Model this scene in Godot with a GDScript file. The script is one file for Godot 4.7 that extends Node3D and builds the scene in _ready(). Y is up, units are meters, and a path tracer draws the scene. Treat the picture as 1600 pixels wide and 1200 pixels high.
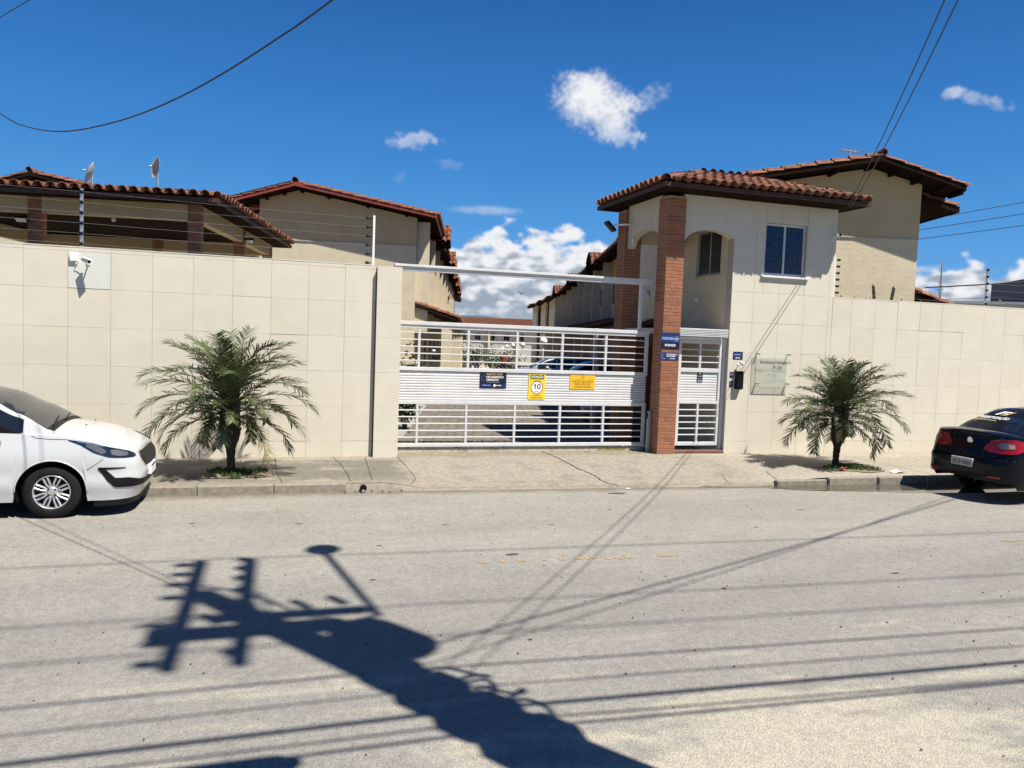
extends Node3D
# A gated street front: tiled boundary wall, white sliding gate, gatehouse, row houses behind, two parked cars, two palms.
# World: x runs along the boundary wall, y up, +z towards the street; metres.

var M := {}
var taken := {}
var R := RandomNumberGenerator.new()
const SUN := Vector3(-0.573, -1.72, -0.819)


class G:  # collects triangles; quads are given counter-clockwise as seen from outside
	var v := PackedVector3Array()
	var n := PackedVector3Array()
	var c := PackedColorArray()
	var ix := PackedInt32Array()
	var tint := Color(1, 1, 1)
	var tinted := false

	func vert(p: Vector3, nn: Vector3) -> int:
		v.append(p)
		n.append(nn)
		if tinted:
			c.append(tint)
		return v.size() - 1

	func tri(a: Vector3, b: Vector3, d: Vector3) -> void:
		var nn := (b - a).cross(d - a).normalized()
		var i := vert(a, nn)
		vert(b, nn)
		vert(d, nn)
		ix.append_array(PackedInt32Array([i, i + 2, i + 1]))

	func quad(a: Vector3, b: Vector3, d: Vector3, e: Vector3) -> void:
		var nn := (b - a).cross(e - a)
		if nn.length_squared() < 1e-14:
			nn = (d - b).cross(e - b)
		nn = nn.normalized()
		var i := vert(a, nn)
		vert(b, nn)
		vert(d, nn)
		vert(e, nn)
		ix.append_array(PackedInt32Array([i, i + 2, i + 1, i, i + 3, i + 2]))

	func hexa(p: Array) -> void:  # 0-3 bottom ring counter-clockwise seen from above, 4-7 the same on top
		quad(p[3], p[2], p[1], p[0])
		quad(p[4], p[5], p[6], p[7])
		for k in 4:
			var l := (k + 1) % 4
			quad(p[k], p[l], p[l + 4], p[k + 4])

	func box(lo: Vector3, hi: Vector3, t := Transform3D.IDENTITY) -> void:
		var p := []
		for y in [lo.y, hi.y]:
			for q in [Vector2(lo.x, hi.z), Vector2(hi.x, hi.z), Vector2(hi.x, lo.z), Vector2(lo.x, lo.z)]:
				p.append(t * Vector3(q.x, y, q.y))
		hexa(p)

	func cbox(at: Vector3, size: Vector3, t := Transform3D.IDENTITY) -> void:
		box(at - size / 2, at + size / 2, t)

	func bevel(lo: Vector3, hi: Vector3, b: float, t := Transform3D.IDENTITY) -> void:  # box with chamfered edges
		var rings := []
		for l in [[lo.y, b], [lo.y + b, 0.0], [hi.y - b, 0.0], [hi.y, b]]:
			var y: float = l[0]
			var q: float = l[1]
			var a := Vector2(lo.x + q, lo.z + q)
			var z := Vector2(hi.x - q, hi.z - q)
			var ring := []
			for s in [Vector3(a.x + b, y, z.y), Vector3(z.x - b, y, z.y), Vector3(z.x, y, z.y - b), Vector3(z.x, y, a.y + b), Vector3(z.x - b, y, a.y), Vector3(a.x + b, y, a.y), Vector3(a.x, y, a.y + b), Vector3(a.x, y, z.y - b)]:
				ring.append(t * s)
			rings.append(ring)
		for k in 3:
			for j in 8:
				var l := (j + 1) % 8
				quad(rings[k][j], rings[k][l], rings[k + 1][l], rings[k + 1][j])
		for k in 3:
			var tt: Array = rings[3]
			var bb: Array = rings[0]
			if k == 0:
				quad(tt[0], tt[1], tt[2], tt[7])
				quad(bb[7], bb[2], bb[1], bb[0])
			elif k == 1:
				quad(tt[7], tt[2], tt[3], tt[6])
				quad(bb[6], bb[3], bb[2], bb[7])
			else:
				quad(tt[6], tt[3], tt[4], tt[5])
				quad(bb[5], bb[4], bb[3], bb[6])

	func grid(rows: Array, flip := false) -> void:  # smooth sheet; rows of points
		var h := rows.size()
		var w: int = rows[0].size()
		var base := v.size()
		var nn := PackedVector3Array()
		nn.resize(h * w)
		for i in h - 1:
			for j in w - 1:
				var a: Vector3 = rows[i][j]
				var b: Vector3 = rows[i][j + 1]
				var d: Vector3 = rows[i + 1][j + 1]
				var e: Vector3 = rows[i + 1][j]
				var q := (d - a).cross(e - b)
				if flip:
					q = -q
				nn[i * w + j] += q
				nn[i * w + j + 1] += q
				nn[i * w + w + j + 1] += q
				nn[i * w + w + j] += q
				var o := base + i * w + j
				if flip:
					ix.append_array(PackedInt32Array([o, o + 1, o + w + 1, o, o + w + 1, o + w]))
				else:
					ix.append_array(PackedInt32Array([o, o + w + 1, o + 1, o, o + w, o + w + 1]))
		for i in h:
			for j in w:
				vert(rows[i][j], nn[i * w + j].normalized())

	func tube(path: Array, r, sides := 6, caps := true) -> void:
		var rows := []
		var up := Vector3.UP
		var m := path.size()
		for i in m:
			var d: Vector3 = (path[mini(i + 1, m - 1)] - path[maxi(i - 1, 0)]).normalized()
			if absf(d.dot(up)) > 0.95:
				up = Vector3.RIGHT if absf(d.x) < 0.9 else Vector3.BACK
			var s := d.cross(up).normalized()
			var u := s.cross(d)
			var rr: float = r[i] if r is Array else r
			var row := PackedVector3Array()
			for k in sides + 1:
				var a := TAU * k / sides
				row.append(path[i] + (s * cos(a) + u * sin(a)) * rr)
			rows.append(row)
			up = u
		grid(rows, true)
		if caps:
			for e in [0, m - 1]:
				for k in sides:
					if e == 0:
						tri(path[0], rows[0][k], rows[0][k + 1])
					else:
						tri(path[e], rows[e][k + 1], rows[e][k])

	func lathe(prof: Array, sides: int, t := Transform3D.IDENTITY) -> void:  # profile of (radius, height) going up, round the y axis
		var rows := []
		for k in sides + 1:
			var a := TAU * k / sides
			var row := PackedVector3Array()
			for p in prof:
				row.append(t * Vector3(p.x * cos(a), p.y, -p.x * sin(a)))
			rows.append(row)
		grid(rows, t.basis.determinant() > 0)

	func prism(poly: PackedVector2Array, z0: float, z1: float, t := Transform3D.IDENTITY) -> void:  # an outline in x and y, drawn out along z
		var p := poly
		if Geometry2D.is_polygon_clockwise(p):
			p = poly.duplicate()
			p.reverse()
		var f := Geometry2D.triangulate_polygon(p)
		for k in range(0, f.size(), 3):
			var a := p[f[k]]
			var b := p[f[k + 1]]
			var d := p[f[k + 2]]
			if (b - a).cross(d - a) < 0:
				var s := b
				b = d
				d = s
			tri(t * Vector3(a.x, a.y, z1), t * Vector3(b.x, b.y, z1), t * Vector3(d.x, d.y, z1))
			tri(t * Vector3(a.x, a.y, z0), t * Vector3(d.x, d.y, z0), t * Vector3(b.x, b.y, z0))
		for k in p.size():
			var a := p[k]
			var b := p[(k + 1) % p.size()]
			quad(t * Vector3(a.x, a.y, z0), t * Vector3(b.x, b.y, z0), t * Vector3(b.x, b.y, z1), t * Vector3(a.x, a.y, z1))

	func ball(at: Vector3, r: Vector3, sides := 10) -> void:
		var prof := []
		var half := sides / 2
		for k in half + 1:
			var a := -PI / 2 + PI * k / half
			prof.append(Vector2(cos(a), sin(a)))
		lathe(prof, sides, Transform3D(Basis.from_scale(r), at))

	func mesh(m: Material = null) -> ArrayMesh:
		var out := ArrayMesh.new()
		var a := []
		a.resize(Mesh.ARRAY_MAX)
		a[Mesh.ARRAY_VERTEX] = v
		a[Mesh.ARRAY_NORMAL] = n
		if tinted:
			a[Mesh.ARRAY_COLOR] = c
		a[Mesh.ARRAY_INDEX] = ix
		out.add_surface_from_arrays(Mesh.PRIMITIVE_TRIANGLES, a)
		if m:
			out.surface_set_material(0, m)
		return out


func numbered(called: String) -> String:
	if not taken.has(called):
		taken[called] = 0
		return called
	taken[called] += 1
	return "%s_%03d" % [called, taken[called]]


func tag(o: Node3D, label := "", category := "", group := "", kind := "") -> Node3D:
	if label:
		o.set_meta("label", label)
	if category:
		o.set_meta("category", category)
	if group:
		o.set_meta("group", group)
	if kind:
		o.set_meta("kind", kind)
	return o


func thing(called: String, label: String, category: String, at := Vector3.ZERO, turn := 0.0, group := "") -> Node3D:
	var o := Node3D.new()
	o.name = numbered(called)
	add_child(o)
	o.position = at
	o.rotation.y = turn
	tag(o, label, category, group)
	return o


func obj(called: String, g: G, m: Material, parent: Node = null) -> MeshInstance3D:
	return piece(called, g.mesh(m), parent)


func piece(called: String, mesh: Mesh, parent: Node = null, t := Transform3D.IDENTITY) -> MeshInstance3D:
	var o := MeshInstance3D.new()
	o.mesh = mesh
	o.transform = t
	o.name = called if parent else numbered(called)
	if parent:
		parent.add_child(o, true)
	else:
		add_child(o)
	return o


func many(called: String, mesh: Mesh, places: Array, parent: Node = null, colors: Array = []) -> MultiMeshInstance3D:
	var mm := MultiMesh.new()
	mm.transform_format = MultiMesh.TRANSFORM_3D
	mm.use_colors = not colors.is_empty()
	mm.mesh = mesh
	mm.instance_count = places.size()
	for k in places.size():
		mm.set_instance_transform(k, places[k])
		if mm.use_colors:
			mm.set_instance_color(k, colors[k])
	var o := MultiMeshInstance3D.new()
	o.multimesh = mm
	o.name = called if parent else numbered(called)
	o.set_meta("kind", "stuff")
	if parent:
		parent.add_child(o, true)
	else:
		add_child(o)
	return o


func struct(called: String, g: G, m: Material, parent: Node = null) -> MeshInstance3D:
	var o := obj(called, g, m, parent)
	if parent == null:
		o.set_meta("kind", "structure")
	return o


func noise(freq: float, octaves := 4, seed_ := 1, kind := FastNoiseLite.TYPE_SIMPLEX_SMOOTH) -> FastNoiseLite:
	var f := FastNoiseLite.new()
	f.noise_type = kind
	f.frequency = freq
	f.fractal_octaves = octaves
	f.seed = seed_
	return f


func ntex(freq: float, lo: Color, hi: Color, octaves := 4, seed_ := 1, size := 512, mid = null) -> NoiseTexture2D:
	var t := NoiseTexture2D.new()
	t.noise = noise(freq, octaves, seed_)
	t.seamless = true
	t.width = size
	t.height = size
	var g := Gradient.new()
	g.set_color(0, lo)
	g.set_color(1, hi)
	if mid != null:
		g.add_point(0.5, mid)
	t.color_ramp = g
	return t


func ntex_normal(freq: float, strength: float, octaves := 4, seed_ := 1, size := 512) -> NoiseTexture2D:
	var t := NoiseTexture2D.new()
	t.noise = noise(freq, octaves, seed_)
	t.seamless = true
	t.width = size
	t.height = size
	t.as_normal_map = true
	t.bump_strength = strength
	return t


func mat(r: float, g: float, b: float, rough := 0.7, metal := 0.0) -> StandardMaterial3D:  # linear base colour
	var m := StandardMaterial3D.new()
	m.albedo_color = Color(r, g, b).linear_to_srgb()
	m.roughness = rough
	m.metallic = metal
	return m


func textured(m: StandardMaterial3D, t: Texture2D, scale: float, normal: Texture2D = null, strength := 1.0, world := true) -> StandardMaterial3D:
	m.uv1_triplanar = true
	m.uv1_world_triplanar = world
	m.uv1_scale = Vector3.ONE * scale
	if t:
		m.albedo_texture = t
	if normal:
		m.normal_enabled = true
		m.normal_texture = normal
		m.normal_scale = strength
	return m


func V(x: float, y: float, z: float) -> Vector3:
	return Vector3(x, y, z)


func rail(a: Vector3, b: Vector3, w: float, h: float, g: G) -> void:  # a box beam from a to b, w across (horizontal), h high
	var d := (b - a).normalized()
	var s := d.cross(Vector3.UP)
	if s.length() < 0.01:
		s = Vector3.RIGHT
	s = s.normalized()
	var u := s.cross(d)
	g.box(V(0, -h / 2, -w / 2), V(a.distance_to(b), h / 2, w / 2), Transform3D(Basis(d, u, s), a))


func sag(a: Vector3, b: Vector3, dip: float, count := 24) -> Array:
	var p := []
	for k in count + 1:
		var t := float(k) / count
		p.append(a.lerp(b, t) - Vector3.UP * dip * 4 * t * (1 - t))
	return p


func lettering(text: String, at: Vector3, height: float, m: Material, parent: Node, width := 0.0, bold := true, serif := false, turn := 0.0) -> MeshInstance3D:
	var t := TextMesh.new()
	var f := SystemFont.new()
	f.font_names = PackedStringArray(["Droid Serif" if serif else "Droid Sans"])
	f.font_weight = 700 if bold else 400
	t.font = f
	t.text = text
	t.font_size = 64
	t.pixel_size = 1.0 / 64
	t.depth = 0.05
	t.curve_step = 4.0
	t.material = m
	var o := piece("lettering", t, parent)
	var box := t.get_aabb()
	var k := height / 0.72
	var kx := k
	if width > 0.0 and box.size.x > 0.01:
		kx = width / box.size.x
	o.transform = Transform3D(Basis(Vector3.UP, turn) * Basis.from_scale(V(kx, k, 0.02)), at)
	return o


func make_sky() -> Texture2D:
	var w := 4096
	var h := 2048
	var im := Image.create(w, h, false, Image.FORMAT_RGB8)
	var els := [-90.0, -0.01, 0.0, 4.0, 8.0, 12.0, 17.0, 23.0, 32.0, 50.0, 90.0]
	var cols := [Color(0.30, 0.28, 0.25), Color(0.30, 0.28, 0.25), Color(0.36, 0.60, 0.90), Color(0.160, 0.440, 0.86), Color(0.098, 0.355, 0.79), Color(0.064, 0.28, 0.70), Color(0.042, 0.210, 0.59), Color(0.027, 0.145, 0.445), Color(0.02, 0.11, 0.36), Color(0.015, 0.085, 0.29), Color(0.012, 0.07, 0.24)]
	var rows := []
	for y in h:
		var el := 90.0 - (y + 0.5) * 180.0 / h
		var k := 0
		while k < els.size() - 2 and el > els[k + 1]:
			k += 1
		var c: Color = cols[k].lerp(cols[k + 1], clampf((el - els[k]) / (els[k + 1] - els[k]), 0, 1))
		rows.append(c)
		im.fill_rect(Rect2i(0, y, w, 1), c.linear_to_srgb())
	var n1 := noise(0.16, 6, 11)
	var n2 := noise(0.35, 5, 23)
	var n3 := noise(0.045, 3, 5)
	var n4 := noise(0.22, 6, 47)
	# the bank of cumulus that lies along the whole horizon
	var y0 := int((90.0 - 13.0) / 180.0 * h)
	for y in range(y0, h / 2):
		var el := 90.0 - (y + 0.5) * 180.0 / h
		for x in w:
			var az := fposmod((x + 0.5) * 360.0 / w + 180.0, 360.0) - 180.0
			var e := 5.2 + 2.6 * exp(-pow((az - 20.0) / 8.5, 2)) + 2.6 * n3.get_noise_2d(az, 3.0)
			if el > e + 3.2:
				continue
			var f := n1.get_noise_2d(az * 2.0, el * 3.0)
			var d := smoothstep(-0.12, 0.12, (e - el) / 4.0 + 0.62 * f)
			if d <= 0.0:
				continue
			var g := n4.get_noise_2d(az * 1.3 + 40.0, el * 4.2)
			var puff := n2.get_noise_2d(az * 2.0, el * 2.6 + 0.4)
			var lit := smoothstep(-0.35, 0.5, 0.9 * g + 0.5 * puff + 0.12 * (el - 3.5) + 0.2 * (1.0 - d))
			var c := Color(0.36, 0.43, 0.53).lerp(Color(0.97, 0.98, 1.0), lit)
			var hz := smoothstep(3.0, 0.0, el) * 0.4
			c = c.lerp(Color(0.55, 0.66, 0.8), hz)
			im.set_pixel(x, y, rows[y].lerp(c, d * 0.97).linear_to_srgb())
	# single small clouds: azimuth, elevation, half sizes, tilt, strength
	for s in [[22.4, 16.75, 3.3, 1.95, -0.30, 1.0], [24.2, 14.6, 2.0, 0.7, -0.1, 0.5], [26.2, 17.0, 1.6, 0.7, 0.5, 0.25], [9.2, 13.75, 1.9, 0.6, 0.1, 0.42], [12.0, 12.3, 1.2, 0.4, 0.0, 0.10], [8.4, 11.2, 0.5, 0.4, 0.4, 0.10], [47.2, 15.7, 1.9, 0.4, -0.35, 0.32], [45.7, 16.2, 0.6, 0.4, 0.0, 0.4], [15.0, 9.2, 3.0, 0.35, 0.0, 0.3], [70.0, 18.0, 4.0, 2.2, 0.1, 0.8], [-60.0, 17.0, 4.2, 2.4, 0.2, 0.8], [120.0, 21.0, 5.0, 2.6, 0.0, 0.9], [-110.0, 15.0, 4.0, 2.0, 0.1, 0.7], [170.0, 19.0, 4.4, 2.4, 0.0, 0.9]]:
		var rx: float = s[2] * 1.7
		var xa := int((s[0] - rx) / 360.0 * w)
		var xb := int((s[0] + rx) / 360.0 * w)
		for y in range(int((90.0 - s[1] - rx) / 180.0 * h), int((90.0 - s[1] + rx) / 180.0 * h)):
			var el := 90.0 - (y + 0.5) * 180.0 / h
			for xx in range(xa, xb):
				var x := posmod(xx, w)
				var az := (xx + 0.5) * 360.0 / w
				var p := Vector2(az - s[0], el - s[1]).rotated(-s[4])
				var q := 1.0 - pow(p.x / s[2], 2) - pow(p.y / s[3], 2)
				if q < -1.4:
					continue
				var fq: float = 1.0 if s[2] > 2.5 else 2.0
				var f: float = (0.8 * n1.get_noise_2d(az * 2.6 * fq, el * 3.0 * fq) + 0.5 * n2.get_noise_2d(az * 6.0, el * 7.0)) * (1.0 if s[2] > 2.5 else 2.1)
				var d: float = smoothstep(-0.3, 1.0, q * 1.05 + 0.65 * f) * s[5]
				if d <= 0.003:
					continue
				var lit := smoothstep(-0.8, 0.45, p.y / s[3] * 0.7 + 0.9 * n2.get_noise_2d(az * 2.0, el * 2.6 + 7.0) + 0.25)
				var c := Color(0.55, 0.64, 0.78).lerp(Color(0.97, 0.98, 1.0), lit)
				var was := im.get_pixel(x, y).srgb_to_linear()
				im.set_pixel(x, y, was.lerp(c, d).linear_to_srgb())
	return ImageTexture.create_from_image(im)


func environment() -> void:
	var cam := Camera3D.new()
	cam.name = "camera"
	add_child(cam)
	cam.fov = 53.05
	cam.near = 0.05
	cam.far = 9000.0
	cam.transform = Transform3D(Basis(Vector3.UP, deg_to_rad(-17.1213)) * Basis(Vector3.RIGHT, deg_to_rad(-3.4375)) * Basis(Vector3.BACK, deg_to_rad(2.1137)), V(0, 2.30, 13.444))
	cam.current = true
	var e := Environment.new()
	e.background_mode = Environment.BG_SKY
	e.sky = Sky.new()
	var sm := PanoramaSkyMaterial.new()
	sm.panorama = make_sky()
	e.sky.sky_material = sm
	e.background_energy_multiplier = 0.55
	e.tonemap_mode = Environment.TONE_MAPPER_LINEAR
	e.tonemap_exposure = 1.7
	e.sdfgi_enabled = true
	e.ssao_enabled = true
	e.ssil_enabled = true
	var we := WorldEnvironment.new()
	we.name = "environment"
	we.environment = e
	add_child(we)
	var sun := DirectionalLight3D.new()
	sun.name = "sun"
	add_child(sun)
	sun.look_at_from_position(Vector3.ZERO, SUN, Vector3.BACK)
	sun.light_energy = 1.6
	sun.light_color = Color(1.0, 0.97, 0.915)
	sun.light_angular_distance = 0.53
	sun.shadow_enabled = true


func speckle(size: int, lo: float, hi: float, seed_: int) -> Texture2D:  # even grain that tiles without a seam: random cells of three sizes
	var r := RandomNumberGenerator.new()
	r.seed = seed_
	var layers := []
	for c in [1, 3, 8]:
		var n: int = size / int(c)
		var a := PackedFloat32Array()
		a.resize(n * n)
		for k in n * n:
			a[k] = r.randf()
		layers.append(a)
	var n1 := size
	var n3 := size / 3
	var n8 := size / 8
	var bytes := PackedByteArray()
	bytes.resize(size * size * 3)
	var o := 0
	for y in size:
		var y3 := (y / 3) % n3
		var y8 := (y / 8) % n8
		var fy := (y % 8) / 8.0
		var yb := (y8 + 1) % n8
		for x in size:
			var x8 := (x / 8) % n8
			var xb := (x8 + 1) % n8
			var fx := (x % 8) / 8.0
			var big: float = lerpf(lerpf(layers[2][y8 * n8 + x8], layers[2][y8 * n8 + xb], fx), lerpf(layers[2][yb * n8 + x8], layers[2][yb * n8 + xb], fx), fy)
			var v: float = 0.32 * layers[0][y * n1 + x] + 0.40 * layers[1][y3 * n3 + (x / 3) % n3] + 0.28 * big
			var c := int(255.0 * clampf(lerpf(lo, hi, smoothstep(0.15, 0.85, v)), 0, 1))
			bytes[o] = c
			bytes[o + 1] = c
			bytes[o + 2] = int(c * 0.985)
			o += 3
	return ImageTexture.create_from_image(Image.create_from_data(size, size, false, Image.FORMAT_RGB8, bytes))


func materials() -> void:
	var fine := ntex_normal(0.06, 3.0, 4, 3, 512)
	var blotch := ntex(0.006, Color(0.97, 0.967, 0.96), Color(1, 1, 1), 5, 9, 512)
	for k in 5:
		var t: Array = [[0.612, 0.573, 0.482], [0.618, 0.582, 0.494], [0.604, 0.563, 0.471], [0.625, 0.586, 0.495], [0.610, 0.576, 0.490]][k]
		M["tile%d" % k] = textured(mat(t[0], t[1], t[2], 0.42), blotch, 0.55, fine, 0.06)
	M.tile_white = textured(mat(0.60, 0.61, 0.575, 0.45), blotch, 0.55)
	M.joint = mat(0.40, 0.37, 0.31, 0.95)
	M.plaster = textured(mat(0.52, 0.42, 0.255, 0.9), ntex(0.01, Color(0.93, 0.925, 0.91), Color(1, 1, 1), 5, 31), 0.35, ntex_normal(0.05, 4.0, 4, 5), 0.12)
	M.plaster_light = textured(mat(0.62, 0.55, 0.41, 0.9), ntex(0.012, Color(0.93, 0.925, 0.91), Color(1, 1, 1), 5, 32), 0.3, ntex_normal(0.05, 4.0, 4, 5), 0.14)
	M.plaster_yellow = mat(0.55, 0.42, 0.06, 0.9)
	M.plaster_grey = textured(mat(0.50, 0.49, 0.47, 0.9), ntex(0.012, Color(0.84, 0.83, 0.81), Color(1, 1, 1), 5, 33), 0.3)
	for k in 5:
		var t: Array = [[0.375, 0.150, 0.078], [0.335, 0.130, 0.068], [0.395, 0.162, 0.086], [0.305, 0.118, 0.063], [0.36, 0.152, 0.085]][k]
		M["brick%d" % k] = textured(mat(t[0], t[1], t[2], 0.85), ntex(0.03, Color(0.8, 0.8, 0.8), Color(1, 1, 1), 4, 40 + k, 256), 2.5)
	M.mortar = mat(0.36, 0.25, 0.175, 0.95)
	for k in 6:
		var t: Array = [[0.40, 0.150, 0.078], [0.35, 0.125, 0.066], [0.45, 0.19, 0.11], [0.28, 0.11, 0.065], [0.38, 0.165, 0.10], [0.22, 0.125, 0.09]][k]
		M["roof%d" % k] = textured(mat(t[0], t[1], t[2], 0.85), ntex(0.02, Color(0.42, 0.40, 0.38), Color(1, 1, 1), 5, 60 + k, 256), 1.6)
	M.roof_dark = textured(mat(0.10, 0.055, 0.04, 0.95), ntex(0.02, Color(0.5, 0.5, 0.5), Color(1, 1, 1), 4, 71, 256), 1.2)
	M.wood = textured(mat(0.070, 0.026, 0.017, 0.6), ntex(0.02, Color(0.7, 0.7, 0.7), Color(1, 1, 1), 4, 72, 256), 1.0)
	M.wood_red = mat(0.26, 0.045, 0.03, 0.5)
	M.wood_dark = mat(0.020, 0.013, 0.010, 0.9)
	M.wood_dark.metallic_specular = 0.1
	M.white = textured(mat(0.62, 0.63, 0.645, 0.4), ntex(0.01, Color(0.92, 0.92, 0.92), Color(1, 1, 1), 4, 73, 256), 0.7)
	M.white_paint = mat(0.64, 0.65, 0.66, 0.5)
	M.grey_metal = mat(0.36, 0.37, 0.38, 0.45, 0.3)
	M.steel = mat(0.55, 0.56, 0.57, 0.35, 0.8)
	M.black = mat(0.007, 0.007, 0.008, 0.5)
	M.black.metallic_specular = 0.3
	M.rubber = mat(0.012, 0.012, 0.013, 0.8)
	M.rubber.metallic_specular = 0.3
	M.shadow_gap = mat(0.02, 0.018, 0.016, 0.9)
	M.glass = mat(0.010, 0.014, 0.022, 0.06)
	M.glass.metallic_specular = 0.6
	M.glass_blue = textured(mat(0.085, 0.115, 0.22, 0.10), ntex(0.035, Color(0.20, 0.25, 0.40), Color(1, 1, 1), 2, 74, 512, Color(0.26, 0.31, 0.46)), 1.1)
	M.wire = mat(0.02, 0.02, 0.022, 0.6)
	M.fence_wire = mat(0.38, 0.38, 0.38, 0.5, 0.3)
	M.cable_white = mat(0.75, 0.75, 0.73, 0.6)
	M.pole = textured(mat(0.36, 0.35, 0.33, 0.9), ntex(0.02, Color(0.75, 0.75, 0.75), Color(1, 1, 1), 4, 75, 256), 1.0)
	M.navy = mat(0.006, 0.009, 0.035, 0.35)
	M.blue = mat(0.008, 0.028, 0.13, 0.35)
	M.blue_band = mat(0.012, 0.03, 0.24, 0.35)
	M.yellow = mat(0.78, 0.58, 0.03, 0.4)
	M.amber = mat(0.76, 0.44, 0.025, 0.4)
	M.ink = mat(0.012, 0.011, 0.010, 0.5)
	M.ink_brown = mat(0.13, 0.06, 0.006, 0.5)
	M.ink_white = mat(0.85, 0.85, 0.85, 0.4)
	M.ink_amber = mat(0.62, 0.33, 0.12, 0.4)
	M.ink_red = mat(0.45, 0.03, 0.02, 0.4)
	M.ink_sky = mat(0.30, 0.48, 0.85, 0.4)
	M.ink_grey = mat(0.16, 0.17, 0.15, 0.5)
	M.ink_glass = mat(0.035, 0.04, 0.035, 0.5)
	M.leaf = mat(0.062, 0.084, 0.026, 0.5)
	M.leaf.backlight = Color(0.16, 0.22, 0.06)
	M.leaf_grey = mat(0.085, 0.105, 0.040, 0.45)
	M.leaf_grey.backlight = Color(0.16, 0.2, 0.07)
	M.leaf_yellow = mat(0.16, 0.15, 0.035, 0.55)
	M.leaf_yellow.backlight = Color(0.22, 0.2, 0.05)
	M.rachis = mat(0.09, 0.11, 0.035, 0.55)
	M.grass = mat(0.05, 0.10, 0.018, 0.7)
	M.grass.backlight = Color(0.1, 0.2, 0.04)
	M.grass.vertex_color_use_as_albedo = true
	M.bush = mat(0.04, 0.075, 0.022, 0.6)
	M.bush.backlight = Color(0.08, 0.14, 0.03)
	M.bark = textured(mat(0.055, 0.045, 0.036, 0.95), ntex(0.03, Color(0.4, 0.4, 0.4), Color(1, 1, 1), 4, 76, 256), 3.0)
	M.rubble = mat(0.2, 0.185, 0.16, 0.95)
	M.hill = mat(0.055, 0.09, 0.115, 1.0)
	M.water = mat(0.085, 0.075, 0.055, 0.06)
	var grit := ntex_normal(0.12, 10.0, 3, 81, 1024)
	M.asphalt = textured(mat(1, 1, 1, 0.93), speckle(504, 0.84, 1.0, 82), 0.42, grit, 0.35)
	M.asphalt.vertex_color_use_as_albedo = true
	M.concrete = textured(mat(1, 1, 1, 0.92), ntex(0.02, Color(0.78, 0.77, 0.75), Color(1, 1, 1), 6, 83, 1024, Color(0.93, 0.92, 0.91)), 0.4, ntex_normal(0.09, 4.0, 4, 84, 512), 0.1)
	M.concrete.vertex_color_use_as_albedo = true
	M.paver = textured(mat(1, 1, 1, 0.9), ntex(0.05, Color(0.8, 0.8, 0.8), Color(1, 1, 1), 4, 85, 256), 1.0)
	M.paver.vertex_color_use_as_albedo = true
	M.sand = mat(0.44, 0.40, 0.32, 0.95)
	M.earth = mat(0.20, 0.16, 0.11, 0.95)
	M.paint_yellow = textured(mat(0.50, 0.37, 0.19, 0.9), ntex(0.08, Color(0.62, 0.66, 0.8), Color(1, 1, 1), 3, 86, 256), 1.5)


func curb_z(x: float) -> float:
	return 2.27 + maxf(0.0, x - 1.0) * 0.043


func walk_y(x: float, z: float) -> float:  # height of the pavement, which drops to the road along the driveway
	var k := smoothstep(1.5, 2.35, x) * (1.0 - smoothstep(7.4, 9.2, x))
	var edge := lerpf(0.125, 0.012, k)
	var back := 0.145 - 0.008 * maxf(0.0, x - 8.0)
	return lerpf(back, edge, smoothstep(0.1, 1.05, z / curb_z(x)))


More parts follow.
